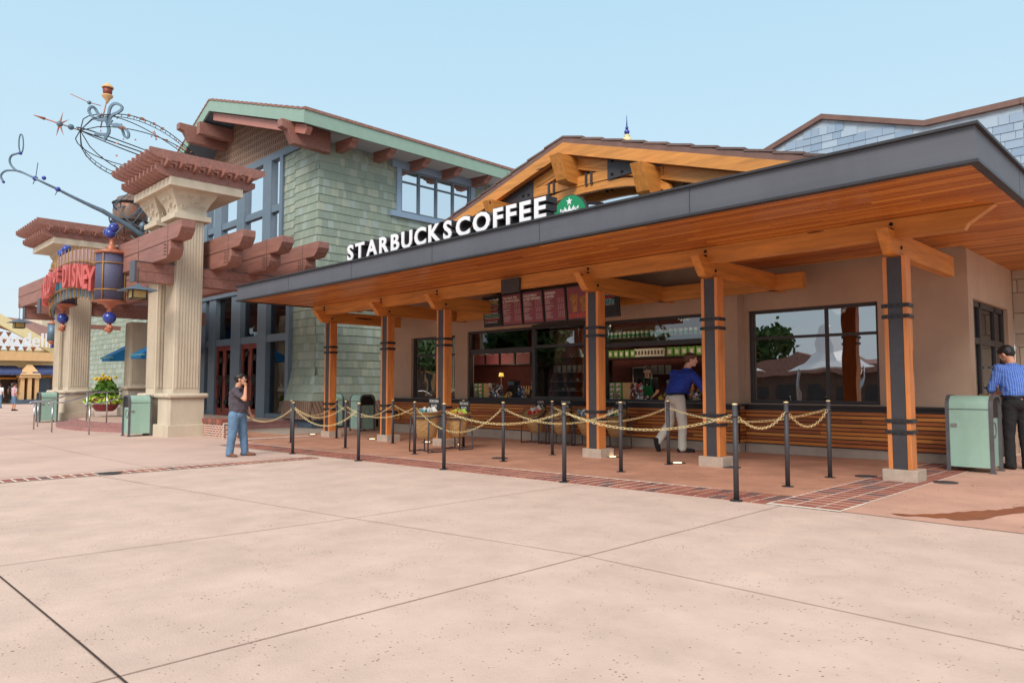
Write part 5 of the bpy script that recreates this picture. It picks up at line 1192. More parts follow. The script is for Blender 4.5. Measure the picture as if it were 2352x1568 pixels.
def chain(a_, b_, sag, lab, link=.09, thick=.0037):
    x0, y0 = posts[a_] if a_ in posts else a_; x1, y1 = posts[b_]; A = Vector((x0, y0, gh(x0) + (hts[a_] if a_ in hts else .95))); B = Vector((x1, y1, gh(x1) + hts[b_]))
    d = (B - A); hl = Vector((d.x, d.y, 0)).normalized(); A = A + hl * .05; B = B - hl * .05
    n_ = 60; pts = [A.lerp(B, t / n_) - Vector((0, 0, sag * 4 * (t / n_) * (1 - t / n_))) for t in range(n_ + 1)]
    L = sum((q - p).length for p, q in zip(pts, pts[1:])); step = link * .72; cnt = int(L / step)
    t = MB(); acc = 0; i = 0; 
    for c in range(cnt):
        s_ = (c + .5) * L / cnt
        while i < n_ - 1 and acc + (pts[i + 1] - pts[i]).length < s_: acc += (pts[i + 1] - pts[i]).length; i += 1
        seg = pts[i + 1] - pts[i]; p = pts[i] + seg * ((s_ - acc) / seg.length); u = seg.normalized(); sd_ = u.cross(Vector((0, 0, 1))).normalized(); up = sd_.cross(u)
        v = (sd_ * .75 + up * .66) if c % 2 else (sd_ * .66 - up * .75)
        t.tube([p + u * (link / 2) * cos(q * pi / 4) + v * (link * .21) * sin(q * pi / 4) for q in range(8)], thick, 4, closed=True)
    o = t.build('brass_chain', M['gold']); o['label'] = lab; o['category'] = 'chain'; o['group'] = 'brass chains of the queue maze'
CH = [('f1', 'f2', .33, 'brass chain running from behind the man in the polo to the first front post'), ('f2', 'f3', .36, 'brass chain between first and second front row posts'),
      ('f4', 'f5', .20, 'long brass chain between third and fourth front row posts'), ('f5', 'f6', .22, 'long brass chain between the last two front row posts'),
      ('m1', 'm2', .3, 'brass chain between first and second middle row posts'), ('m2', 'm3', .24, 'brass chain between second and third middle row posts'), ('m3', 'm4', .5, 'deeply sagging brass chain between third and fourth middle row posts, in front of the baskets'),
      ('m4', 'm5', .26, 'brass chain between fourth and fifth middle row posts'), ('b1', 'b2', .35, 'brass chain between first and second back row posts'), ('b2', 'b3', .28, 'brass chain between second and third back row posts'),
      ('b4', 'b5', .28, 'brass chain between fourth and fifth back row posts'), ('b5', 'b6', .22, 'long brass chain between the last two back row posts, in front of the cedar boards'),
      ('m1', 'b1', .3, 'brass chain closing the left end of the queue maze'), ('f6', 'm6', .2, 'short brass chain from the last front post to the last middle post'), ('m6', 'b6', .24, 'short drooping brass chain from the last middle post to the last back post')]
for c in CH: chain(*c)

# ============================================================ BASKET STANDS
def basket(label, x, y, sign, goods, tilt=.16, dark=False, s=1.0):
    t = thing('basket_stand', label, 'basket stand', (x, y, gh(x)), 0, 'wicker baskets on dark iron stands'); t.scale = (s, s, s)
    rot = Matrix.Rotation(tilt, 3, 'X'); c = Vector((0, 0, .62))
    a = MB(); a.lathe([(.16, -.33), (.2, -.3), (.26, 0), (.3, .2), (.3, .21), (.27, .2), (.23, 0), (.15, -.25), (.02, -.26)], c, 22, rot=rot); bo = a.build('basket', M['wicker'], t, world=False)
    a = MB(); a.tube([c + rot @ Vector((.31 * cos(q * pi / 12), .31 * sin(q * pi / 12), .21)) for q in range(24)], .022, 6, closed=True); 
    for q in range(24): a.tube([c + rot @ Vector((.31 * cos(q * pi / 12) + .026 * cos(w_) * cos(q * pi / 12), .31 * sin(q * pi / 12) + .026 * cos(w_) * sin(q * pi / 12), .21 + .026 * sin(w_))) for w_ in (0, 1.57, 3.14, 4.71)], .006, 4, closed=True)
    a.build('rim', M['wickerd'], bo, world=False)
    # iron hoop and legs
    a = MB(); a.tube([c + rot @ Vector((.32 * cos(q * pi / 12), .32 * sin(q * pi / 12), .12)) for q in range(24)], .018, 5, closed=True)
    fr = a.build('hoop', M['steel'], t, world=False)
    for sx_ in (-1, 1):
        a = MB(); a.tube([(sx_ * .3, -.17, .72), (sx_ * .31, -.19, .4), (sx_ * .31, -.2, .02), (sx_ * .31, .2, .02), (sx_ * .31, .19, .4), (sx_ * .3, .17, .76)], .017, 6); a.build('leg', M['steel'], t, world=False)
    a = MB(); a.tube([(-.31, -.02, .02), (-.15, -.02, .05), (0, -.02, .02), (.15, -.02, .05), (.31, -.02, .02)], .012, 5); a.build('foot_bar', M['steel'], t, world=False)
    col, txt = goods
    a = MB(); rr = random.Random(int(-x * 10))
    for k in range(16):
        tt = rr.uniform(0, 2 * pi); q = rr.uniform(0, .2); p = c + rot @ Vector((q * cos(tt), q * sin(tt), .12 + rr.uniform(0, .14)))
        a.box(p, (.1, .04, .13), Euler((rr.uniform(-.8, .8), rr.uniform(-.8, .8), rr.uniform(0, 3))).to_matrix(), k % len(col), (.7, .5))
    a.build('snack_packets', [M[m] for m in col], t, world=False)
    if txt:
        a = MB(); q = c + Vector((.02, .2, .26)); a.box(q + Vector((0, 0, .12)), (.36, .02, .25)); so = a.build('price_card', M['chalk'], t, world=False)
        a = MB()
        for i, ln in enumerate(txt): me = text_me(ln, .085, .001, 0, 'CENTER'); xs = [v.co.x for v in me.vertices]; kk = min(1, .29 / (max(xs) - min(xs))); a.mesh(me, frame_mat(q + Vector((0, -.013, .15 - i * .1)), (1, 0, 0), (0, 0, 1)) @ Matrix.Diagonal((kk, 1, 1, 1)))
        a.build('lettering', M['pale'], so, world=False)
basket('wicker basket stand of mint popcorn bags, front left of the pair by the third post', -13.6, 10.75, 0, (['bl', 'paper', 'teal'], ['POPCORN', '$1.95']), .05, s=1.12)
basket('dark wicker basket stand of fruit snacks beside the popcorn basket', -13.65, 11.75, 0, (['flower', 'leafl', 'rose'], ['FRUIT SNACKS', '$2.95']), .05, s=1.05)
for x, g_, lb_ in ((-13.66, (['rl', 'paper', 'ol'], ['CHIPS', '$1.75']), 'tilted wicker basket stand of orange chip bags, leftmost of four by the counter'), (-12.75, (['wickerd'], ['REUSABLE CUPS', '$2.00']), 'almost empty tilted basket stand for reusable cups, second of four by the counter'),
                (-11.85, (['bluegrey', 'paper'], ['COLD CUP TUMBLER', '24oz $16.95']), 'tilted basket stand of tumblers, third of four by the counter'), (-10.95, (['leaf', 'paper', 'bluegrey'], ['WATER BOTTLES', '$10']), 'tilted basket stand of water bottles, fourth by the counter behind the timber post')):
    basket(lb_, x, 14.55, 0, g_, .35, s=1.05)

# ground lights and drain covers
def glight(lab, x, y):
    t = thing('ground_light', lab, 'ground light', (x, y, gh(x) + .012), 0, 'round lights set in the paving'); a = MB(); a.lathe([(.16, -.01), (.16, .004), (.1, .006)], (0, 0, 0), 20); a.build('ring', M['steel'], t, world=False)
    a = MB(); a.lathe([(.085, .004), (.085, .010)], (0, 0, 0), 16); a.build('lens', M['warm'], t, world=False)
for lab, (x, y) in (('ground light left of the leftmost timber post footing', (1180 * 0 + 718, 998)), ('ground light left of the second timber post footing', (855, 1009)), ('ground light behind the popcorn basket stand', (981, 1016)),
                    ('ground light right of the popcorn basket, by the dark basket', (1048, 1022)), ('ground light right of the fourth timber post footing', (1406, 1050)), ('ground light behind the man in the blue shirt, left of the fifth footing', (1556, 1064))):
    d = _ray(x, y); z = 0
    for _ in range(9): p = C0 + d * ((z - H) / d.z); z = gh(p.x)
    glight(lab, p.x, p.y)
def cover(lab, x, y, r=.17, m='steel'):
    d = _ray(x, y); z = 0
    for _ in range(9): p = C0 + d * ((z - H) / d.z); z = gh(p.x)
    t = thing('drain_cover', lab, 'drain cover', (p.x, p.y, z + .012), 0, 'round metal covers in the paving'); a = MB(); a.lathe([(r, -.01), (r, .006), (r - .02, .007), (r - .03, .004), (.01, .004)], (0, 0, 0), 20); a.build('plate', M[m], t, world=False)
cover('round metal cover left of the large right hand post footing', 1990, 1095); cover('round metal cover on the rose paving right of the brick band', 2172, 1109)
cover('round metal cover beside the fifth footing, behind the front post', 1680, 1074); cover('round metal cover by the fourth footing, beside the basket stands', 1148, 1074 - 21); cover('dark cover in the brick row on the left plaza', 252, 1088, .2, 'black')

# ============================================================ SHOP INTERIOR GOODS
def boxstack(lab, x, y, z, n, cols, grp='green snack boxes on the counter'):
    t = thing('box_stack', lab, 'snack boxes', (x, y, z), 0, grp); 
    for i in range(cols):
        for k in range(n):
            a = MB(); a.box((i * .2, 0, .065 + k * .125), (.19, .26, .12)); b = a.build('snack_box', M['boxg'], t, world=False)
            a = MB(); a.box((i * .2, -.132, .07 + k * .125), (.12, .004, .08)); a.box((i * .2 + .02, -.135, .05 + k * .125), (.06, .003, .035), mi=1); a.build('box_label', [M['paper'], M['ol']], b, world=False)
    a = MB(); a.box((cols * .2 + .04, .05, .25), (.24, .3, .5)); a.build('carton', M['kraft'], t, world=False)
boxstack('green snack box stack at the left end of the left serving counter', -17.1, 15.62, 1.07, 4, 2)
boxstack('green snack box stack at the left end of the middle serving counter', -11.75, 15.62, 1.07, 4, 2)
boxstack('green snack box stack at the right end of the middle counter behind the post', -8.95, 15.62, 1.07, 4, 1)
def card(lab, x, y, z):
    t = thing('price_card', lab, 'price card', (x, y, z), 0, 'small chalk price cards on the counter'); a = MB(); a.box((0, 0, .12), (.14, .02, .24)); a.build('wood_frame', M['kraft'], t, world=False); a = MB(); a.box((0, -.012, .13), (.11, .004, .19)); c = a.build('slate', M['chalk'], t, world=False)
    a = MB()
    for k in range(4): a.box((0, -.016, .19 - k * .035), (.07, .003, .01))
    a.build('lettering', M['pale'], c, world=False)
card('small framed chalk card in front of the left snack boxes', -17.02, 15.42, 1.07); card('small framed chalk card in the middle of the left serving counter', -15.55, 15.42, 1.07)
card('small framed chalk card before the middle counter snack boxes', -11.6, 15.42, 1.07); card('small framed chalk card beside the man in the bright blue shirt', -9.75, 15.42, 1.07)
def pile(nm, lab, cat, x, y, z, wx, wy, h, n_, ms, sz, grp=None):
    a = MB(); rr = random.Random(int(abs(x) * 100))
    for k in range(n_):
        q = k / n_; a.box((x + rr.uniform(-wx, wx) * (1 - q * .5), y + rr.uniform(-wy, wy), z + sz * .6 + q * h), (sz * rr.uniform(.7, 1.4), sz * .5, sz * rr.uniform(.7, 1.4)), Euler((rr.uniform(-.6, .6), rr.uniform(-.6, .6), rr.uniform(0, 3))).to_matrix(), k % len(ms), (.7, .7))
    t = thing(nm, lab, cat, (x, y, z), 0, grp); b = MB(); b.box((x, y, z + .02), (wx * 2 + .05, wy * 2 + .05, .04)); b.build('tray', M['binblk'], t); a.build('packets', [M[m] for m in ms], t)
pile('snack_display', 'tiered display of foil snack bars on the left serving counter', 'snack display', -16.35, 15.65, 1.07, .28, .14, .42, 60, ['foil', 'choc', 'paper', 'bluegrey'], .08)
pile('cake_pop_display', 'clear bag display of blue snacks beside the middle chalk card', 'snack display', -15.2, 15.65, 1.07, .15, .12, .36, 40, ['bluegrey', 'paper', 'royal'], .07)
pile('banana_bowl', 'bowl of yellow bananas on the left serving counter', 'fruit bowl', -15.8, 15.6, 1.07, .1, .1, .14, 12, ['banana'], .1)
pile('pastry_tray', 'white tray of wrapped cakes at the right of the left counter', 'pastry tray', -14.85, 15.55, 1.07, .13, .12, .12, 18, ['paper', 'pastry', 'choc'], .07)
pile('snack_display', 'tall display of foil snack bars before the barista', 'snack display', -11.05, 15.65, 1.07, .24, .14, .42, 60, ['foil', 'paper', 'choc', 'rl'], .08)
pile('pastry_tray', 'white tray of dark wrapped bars in front of the barista', 'pastry tray', -10.7, 15.5, 1.07, .14, .12, .1, 18, ['choc', 'paper'], .07)
pile('banana_bowl', 'heap of bananas on the middle counter beside the barista', 'fruit bowl', -10.1, 15.5, 1.07, .18, .1, .12, 20, ['banana', 'choc'], .1)
pile('snack_display', 'small display of bagged snacks behind the man in bright blue', 'snack display', -9.3, 15.6, 1.07, .2, .12, .25, 30, ['foil', 'paper', 'choc'], .07)
# cash registers
def register(lab, x, y):
    t = thing('cash_register', lab, 'cash register', (x, y, 1.07), 0, 'black tills behind the counter'); a = MB(); a.box((0, 0, .16), (.45, .35, .3)); a.box((0, -.05, .44), (.42, .05, .3), Matrix.Rotation(-.25, 3, 'X')); a.build('till', M['binblk'], t, world=False)
    a = MB(); a.box((0, -.2, .5), (.26, .02, .1), Matrix.Rotation(.3, 3, 'X')); a.build('customer_display', M['bluegrey'], t, world=False)
register('black till with slanted grey display in the left serving window', -14.95, 16.1); register('black till left of the window centre in the left serving window', -16.0, 16.15)
register('black till behind the snacks beside the barista', -10.2, 16.1)
# shelves with cups, back wall boxes
sh = thing('cup_shelf', 'long wall shelf lined with white paper cups above the middle window', 'shelf', (-12, 18.3, 2.95)); a = MB(); a.bb(-14.2, -8.4, 18.1, 18.6, 2.9, 2.95); a.bb(-14.2, -8.4, 18.1, 18.6, 2.3, 2.36); a.bb(-14.2, -14.1, 18.1, 18.6, .1, 3.4); a.build('board', M['darkin'], sh)
a0 = MB(); a0.lathe([(.05, 0), (.062, .17), (.066, .18), (.05, .2)], (0, 0, 0), 10); a0.lathe([(.056, .05), (.061, .11)], (0, 0, 0), 10, 1)
cup0 = None
for k in range(34):
    for q in range(1):
        x = -14.0 + k * .165
        if cup0 is None: cup0 = a0.build('paper_cup', [M['cup'], M['cgreen']]); cup0.location = (x, 18.25, 2.95); tag(cup0, 'white paper cup with green mark in the row on the upper shelf', 'cup', 'paper cups along the upper shelf')
        else: c = cup0.copy(); S.collection.objects.link(c); c.location = (x, 18.25, 2.95); 
def sboxes(nm, x0, n_, z, m, dx, sz, lab, grp):
    o0 = None
    for k in range(n_):
        if o0 is None:
            a = MB(); a.box((0, 0, sz[2] / 2), sz); a.box((0, -sz[1] / 2 - .003, sz[2] * .5), (sz[0] * .55, .004, sz[2] * .5), mi=1); o0 = a.build(nm, [M[m], M['paper'] if m == 'boxg' else M['choc']]); o0.location = (x0, 18.25, z); tag(o0, lab, 'box', grp)
        else: c = o0.copy(); S.collection.objects.link(c); c.location = (x0 + k * dx, 18.25, z)
sboxes('tea_box', -13.85, 5, 2.36, 'boxg', .21, (.16, .14, .22), 'green tea box at the left of the lower wall shelf', 'green tea boxes on the lower shelf, left group')
sboxes('coffee_box', -12.9, 9, 2.36, 'paper', .115, (.105, .1, .24), 'white coffee packet in the middle of the lower wall shelf', 'white packets on the lower shelf')
sboxes('tea_box', -11.7, 6, 2.36, 'boxg', .24, (.2, .14, .25), 'green tea box at the right of the lower wall shelf', 'green tea boxes on the lower shelf, right group')
for i, (x, z, s_) in enumerate(((-12.75, 1.98, (.2, .02, .28)), (-12.5, 1.98, (.2, .02, .28)), (-12.25, 1.98, (.2, .02, .28)), (-12.7, 1.66, (.16, .02, .2)), (-12.1, 1.66, (.16, .02, .2)))):
    a = MB(); a.box((x, 18.95, z), s_); tag(a.build('notice', M['paper']), 'white paper notice pinned on the maroon wall behind the barista', 'notice', 'notices behind the barista')
sf = thing('screen', 'black framed screen on the wall left of the barista', 'screen', (-12.95, 18.6, 1.3)); a = MB(); a.box((-12.95, 18.6, 1.72), (.7, .04, .7)); a.build('bezel', M['pale'], sf); a = MB(); a.box((-12.95, 18.575, 1.72), (.62, .02, .62)); a.build('glass', M['binblk'], sf)
bc = thing('back_counter', 'dark back counter along the rear wall inside the shop', 'counter', (-14, 18.5, 0)); a = MB(); a.bb(-21, -8.5, 18.2, 19, 0, 1.1); a.build('cabinet', M['darkin'], bc); a = MB(); a.bb(-21, -8.5, 18.15, 19, 1.1, 1.14); a.build('worktop', M['black'], bc)
# syrup bottles and jars on the back counter
o0 = None
for k in range(7):
    if o0 is None:
        a = MB(); a.lathe([(.045, 0), (.045, .2), (.02, .26), (.02, .34), (.005, .36)], (0, 0, 0), 10); o0 = a.build('syrup_bottle', M['tan']); o0.location = (-18.0, 18.35, 1.14); tag(o0, 'pale pump bottle on the back counter inside the left window', 'bottle', 'bottles on the back counter, left')
    else: c = o0.copy(); S.collection.objects.link(c); c.location = (-18.0 + k * .12, 18.35, 1.14)
o0 = None
for k in range(8):
    if o0 is None:
        a = MB(); a.lathe([(.05, 0), (.05, .22), (.02, .3), (.02, .4), (.005, .42)], (0, 0, 0), 10); o0 = a.build('syrup_bottle', M['pastry']); o0.location = (-11.3, 18.35, 1.14); tag(o0, 'amber pump bottle on the back counter right of the barista', 'bottle', 'bottles on the back counter, right')
    else: c = o0.copy(); S.collection.objects.link(c); c.location = (-11.3 + k * .11, 18.35 - (k % 2) * .12, 1.14)
lm = thing('table_lamp', 'small amber shaded lamp glowing inside the left serving window', 'lamp', (-18.95, 18.4, 1.14)); a = MB(); a.lathe([(.08, 0), (.02, .03), (.02, .74)], (-18.95, 18.4, 1.14), 10); a.build('stem', M['goldt'], lm)
a = MB(); a.lathe([(.1, .6), (.07, .73)], (-18.95, 18.4, 1.24), 14); a.build('lamp_shade', M['amber'], lm)
for i, (x, y, z, e_) in enumerate(((-18.95, 17.6, 2.3, 12), (-13.3, 17.2, 3.3, 26), (-10.5, 17.0, 3.35, 26), (-6.5, 17.2, 3.3, 14), (-16.3, 17, 3.3, 20))):  # point lights with spot housings, added to brighten the room behind the windows
    l = bpy.data.lights.new('interior_fill', 'POINT'); l.energy = e_; l.color = (1, .8, .55); l.shadow_soft_size = .15; o = bpy.data.objects.new('interior_fill', l); S.collection.objects.link(o); o.location = (x, y, z)
    t = thing('added_spot', 'small warm ceiling spot added to brighten the coffee shop interior', 'lamp', (x, y, 3.55), 0, 'warm ceiling spots added to brighten the shop interior'); a = MB(); a.lathe([(.07, -.12), (.08, 0)], (0, 0, 0), 12); a.build('housing', M['binblk'], t, world=False); a = MB(); a.lathe([(.055, -.125), (.055, -.121)], (0, 0, 0), 12); a.build('lens', M['warm'], t, world=False)
# pastry case in the display window
pc = thing('pastry_case', 'glass pastry case with three shelves of cakes in the display window', 'display case', (-13.2, 16, 1.0)); a = MB(); a.bb(-14.1, -12.4, 15.35, 16.0, .9, 1.1); a.bb(-14.1, -12.4, 15.95, 16.0, 1.1, 2.3); a.build('cabinet', M['darkin'], pc)
a = MB()
for z in (1.34, 1.6, 1.86): a.bb(-14.1, -12.4, 15.45, 15.93, z, z + .015)
a.build('shelf', M['foil'], pc)
rr = random.Random(5)
a = MB()
for z in (1.11, 1.36, 1.62):
    for k in range(26): a.ball((-14.0 + rr.random() * 1.5, rr.uniform(15.45, 15.85), z + .04), (.05 + rr.random() * .03, .045, .035 + rr.random() * .02), mi=rr.randrange(3), n=8, m=5)
tag(a.build('pastries', [M['pastry'], M['choc'], M['paper']], pc), kind='stuff')
a = MB()
for k in range(9): a.box((-14.0 + k * .19, 15.5, 1.97), (.12, .02, .18)); 
a.build('shelf_cards', M['cup'], pc)
a = MB(); a.lathe([(.28, 0), (.24, .04), (.12, .2), (.07, .3), (.03, .32)], (-13.65, 16.4, 2.25), 20); a.tube([(-13.65, 16.4, 2.5), (-13.65, 16.4, 3.6)], .012, 6); t = thing('pendant_lamp', 'grey bell shaped pendant lamp behind the display window', 'lamp', (-13.65, 16.4, 2.25)); a.build('shade', M['bluegrey'], t)
# things in the right hand window
for i, (x0, x1, lb_) in enumerate(((-7.72, -7.2, 'brown paper bag poster at the left inside the right window'), (-6.02, -5.4, 'brown paper bag poster with white button at the right inside the right window'))):
    t = thing('kraft_poster', lb_, 'poster', ((x0 + x1) / 2, 15.95, 1.2), 0, 'brown posters in the right window'); a = MB(); a.bb(x0, x1, 15.78, 15.8, 1.22, 1.78); a.build('sheet', M['kraft'], t); a = MB(); a.lathe([(.045, 0), (.045, .01)], (x0 + .03, 15.775, 1.62), 14, rot=Matrix.Rotation(pi / 2, 3, 'X')); a.build('button', M['paper'], t)
t = thing('menu_poster', 'dark poster with orange words and a sandwich inside the right window', 'poster', (-6.6, 16.0, 1.15)); a = MB(); a.bb(-7.05, -6.3, 16.0, 16.02, 1.15, 2.0); pa = a.build('sheet', M['chalk'], t)
a = MB(); me = text_me("EAT UP & GO", .16, .001, .004, 'CENTER'); a.mesh(me, frame_mat((-6.67, 15.99, 1.45), (1, 0, 0), (0, 0, 1)) @ Matrix.Diagonal((.62, .9, 1, 1))); a.build('lettering', M['ol'], pa)
a = MB(); a.ball((-6.65, 15.96, 1.26), (.18, .03, .07)); a.build('sandwich_picture', M['pastry'], pa)
t = thing('cafe_table', 'dark interior cabinets inside the right window', 'cabinet', (-6, 18, 0)); a = MB(); a.bb(-7.9, -4.2, 17.6, 18.4, 0, 1.0); a.bb(-7.9, -4.2, 18.7, 18.95, 1.9, 2.4); a.build('cabinet', M['darkin'], t)
t = thing('window_blind', 'pale vertical striped blind inside the left window', 'blind', (-19.6, 15.7, 1.1)); a = MB()
for k in range(12): a.box((-20.05 + k * .075, 15.72, 2.1), (.06, .02, 1.9), Matrix.Rotation(.5, 3, 'Z'))
a.build('slats', M['stone'], t)
# small leaflet stack on the side counter
t = thing('napkin_holder', 'stack of brown napkins on the side counter behind the right bin', 'napkins', (-3.45, 16.2, 1.08)); a = MB()
for k in range(14): a.box((k * .012 - .08, 0, .12), (.006, .16, .24))
a.build('napkins', M['kraft'], t, world=False)
# pipe spout in the siding
t = thing('wall_spout', 'black pipe spout on a cedar plate low on the board wall', 'spout', (-20.9, 15.2, .5)); a = MB(); a.bb(-21.05, -20.75, 15.2, 15.235, .35, .75); a.build('plate', M['beam'], t); a = MB(); a.lathe([(.1, 0), (.12, .05), (.07, .12), (.05, .1)], (-20.9, 15.2, .52), 14, rot=Matrix.Rotation(pi / 2, 3, 'X')); a.build('flange', M['binblk'], t)

# ============================================================ TREES ACROSS THE PLAZA (behind the viewer, seen in the window glass)
def maketree(lab, x, y, h, seed):
    rr = random.Random(seed); t = thing('shade_tree', lab, 'tree', (x, y, -.1), 0, 'trees across the plaza'); a = MB()
    a.tube([(0, 0, 0), (.1, 0, h * .3), (0, .1, h * .6)], [.3, .22, .1], 8)
    for k in range(7): t_ = k * .9; a.tube([(.05, 0, h * (.3 + .03 * k)), (h * .25 * cos(t_), h * .25 * sin(t_), h * (.6 + .03 * k))], [.11, .03], 6)
    a.build('trunk', M['bark'], t, world=False); a = MB()
    cl = [(Vector((rr.gauss(0, h * .17), rr.gauss(0, h * .17), h * rr.uniform(.5, .95))), h * rr.uniform(.07, .14)) for _ in range(26)]
    for c, r in cl:
        for _ in range(90):
            p = c + Vector((rr.gauss(0, 1), rr.gauss(0, 1), rr.gauss(0, .8))) * r * .6; u = Vector((rr.uniform(-1, 1), rr.uniform(-1, 1), rr.uniform(-1, 1))).normalized(); v = u.orthogonal().normalized(); s_ = .28
            a.add([p - u * s_, p + v * s_ * .6, p + u * s_, p - v * s_ * .6], [(0, 1, 2, 3)])
    a.build('crown', M['tree'], t, world=False); return t
def backshop(lab, x0, x1, y, h, m, mr):
    t = thing('plaza_shop', lab, 'building', ((x0 + x1) / 2, y, 0)); a = MB(); a.bb(x0, x1, y - 8, y, -.2, h); a.build('wall', M[m], t); a = MB(); xm = (x0 + x1) / 2
    a.prism([(x0 - .6, y + .8, h - .2), (x1 + .6, y + .8, h - .2), (x1 - 1, y + .8, h + .3), (xm, y + .8, h + 1.5), (x0 + 1, y + .8, h + .3)], (0, -9, 0)); a.build('roof', M[mr], t)
    a = MB(); x = x0 + .8
    while x < x1 - 1.6: a.bb(x, x + 1.4, y, y + .05, .4, h - 1.1); x += 2.2
    a.build('shopfront', M['dark'], t)
backshop('low stone fronted shop across the plaza, seen in the right window glass', -31, -17, -24, 2.6, 'taupd', 'broof'); backshop('rust roofed shop across the plaza, seen in the left window glass', -58, -38, -24, 4.2, 'rust', 'roofg')
backshop('long cream shop across the plaza beyond the trees', -90, -64, -22, 4, 'tan', 'broof'); backshop('wide grey shop across the plaza behind the viewer', -12, 14, -28, 4.5, 'stucco', 'roofg')
def tent(lab, x, y, s_, h):
    t = thing('peaked_tent', lab, 'tent', (x, y, 0), 0, 'white peaked tents across the plaza'); a = MB(); prof_ = [(s_, 2.6), (s_ * .6, 3.1), (s_ * .3, 3.8), (s_ * .1, h - .3), (.02, h)]; a.lathe(prof_, (0, 0, 0), 8, smooth=False); a.build('canvas', M['white'], t, world=False)
    for k in range(4): a = MB(); a.tube([(s_ * .9 * cos(k * pi / 2 + .4), s_ * .9 * sin(k * pi / 2 + .4), 0), (s_ * .9 * cos(k * pi / 2 + .4), s_ * .9 * sin(k * pi / 2 + .4), 2.7)], .06, 8); a.build('pole', M['chrome'], t, world=False)
tent('white peaked tent across the plaza, left of the pair in the window glass', -25.5, -15, 2.8, 6.2); tent('white peaked tent across the plaza, right of the pair in the window glass', -18.5, -15.5, 2.8, 5.6)
t0 = maketree('leafy shade tree across the plaza, seen only in window reflections', -13, -22, 7, 1)
for k, (x, y) in enumerate(((-36, -19), (-43, -16), (-50, -19), (-58, -14), (-66, -17), (-73, -12), (-47, -21), (-4, -18), (8, -20), (-32, -33), (-80, -10))): dup(t0, (x, y, -.1), k * 1.3)
# ============================================================ PEOPLE
def capsule(mb, p0, r0, p1, r1, n=12, sx_=1.0):
    p0, p1 = Vector(p0), Vector(p1); d = p1 - p0; L = d.length; u = d.normalized()
    pts = []; rs = []
    for k in range(4): a = -pi / 2 + (k + .4) * pi / 2 / 4; pts.append(p0 + u * r0 * sin(a)); rs.append(r0 * cos(a))
    for k in range(5): t = k / 4; pts.append(p0 + d * t); rs.append(r0 + (r1 - r0) * t)
    for k in range(4): a = (k + .6) * pi / 2 / 4; pts.append(p1 + u * r1 * sin(a)); rs.append(r1 * cos(a))
    mb.tube(pts, rs, n)
def fuse(mb, name, mats, parent, vox, smooth=6, disp=0, mfun=None):
    """one continuous skin over overlapping closed forms"""
    o = mb.build('tmp', mats, None); m = o.modifiers.new('r', 'REMESH'); m.mode = 'VOXEL'; m.voxel_size = vox; m.use_smooth_shade = True
    s_ = o.modifiers.new('s', 'SMOOTH'); s_.iterations = smooth; s_.factor = .5
    if disp:
        tx = bpy.data.textures.get('folds') or bpy.data.textures.new('folds', 'CLOUDS'); tx.noise_scale = .09; tx.noise_depth = 2
        d_ = o.modifiers.new('d', 'DISPLACE'); d_.texture = tx; d_.strength = disp; d_.mid_level = .5
    dg = bpy.context.evaluated_depsgraph_get(); dg.update(); me = bpy.data.meshes.new_from_object(o.evaluated_get(dg)); me.name = name
    bpy.data.objects.remove(o)
    if mfun:
        for p in me.polygons: p.material_index = mfun(p.center)
    for p in me.polygons: p.use_smooth = True
    q = bpy.data.objects.new(name, me); S.collection.objects.link(q); q.parent = parent; return q
def hand(mb, wr, el, palm_n, side, curl=.5, s=1.0):
    """palm, five separate bent fingers and a thumb; wr wrist, direction away from the elbow"""
    d = (Vector(wr) - Vector(el)).normalized(); n_ = Vector(palm_n); n_ = (n_ - d * n_.dot(d)).normalized(); t = d.cross(n_).normalized() * side
    w_ = Vector(wr)
    for k in range(4): capsule(mb, w_ + t * (.008 - .005 * k) , .016 * s, w_ + d * .085 * s + t * (.028 - .019 * k) * s, .0125 * s, 8)
    for k, L in enumerate((.068, .078, .072, .056)):
        b = w_ + d * .09 * s + t * (.028 - .019 * k) * s; a1 = curl; a2 = curl * 2.1
        m_ = b + (d * cos(a1) + n_ * sin(a1)) * L * .52 * s; e_ = m_ + (d * cos(a2) + n_ * sin(a2)) * L * .48 * s
        capsule(mb, b, .0098 * s, m_, .009 * s, 8); capsule(mb, m_, .009 * s, e_, .0075 * s, 8)
    b = w_ + d * .025 * s + t * .022 * s; m_ = b + (d * .6 + t * .75 + n_ * .3).normalized() * .045 * s; e_ = m_ + (d * .85 + t * .25 + n_ * .4).normalized() * .035 * s
    capsule(mb, b, .015 * s, m_, .011 * s, 8); capsule(mb, m_, .011 * s, e_, .009 * s, 8)
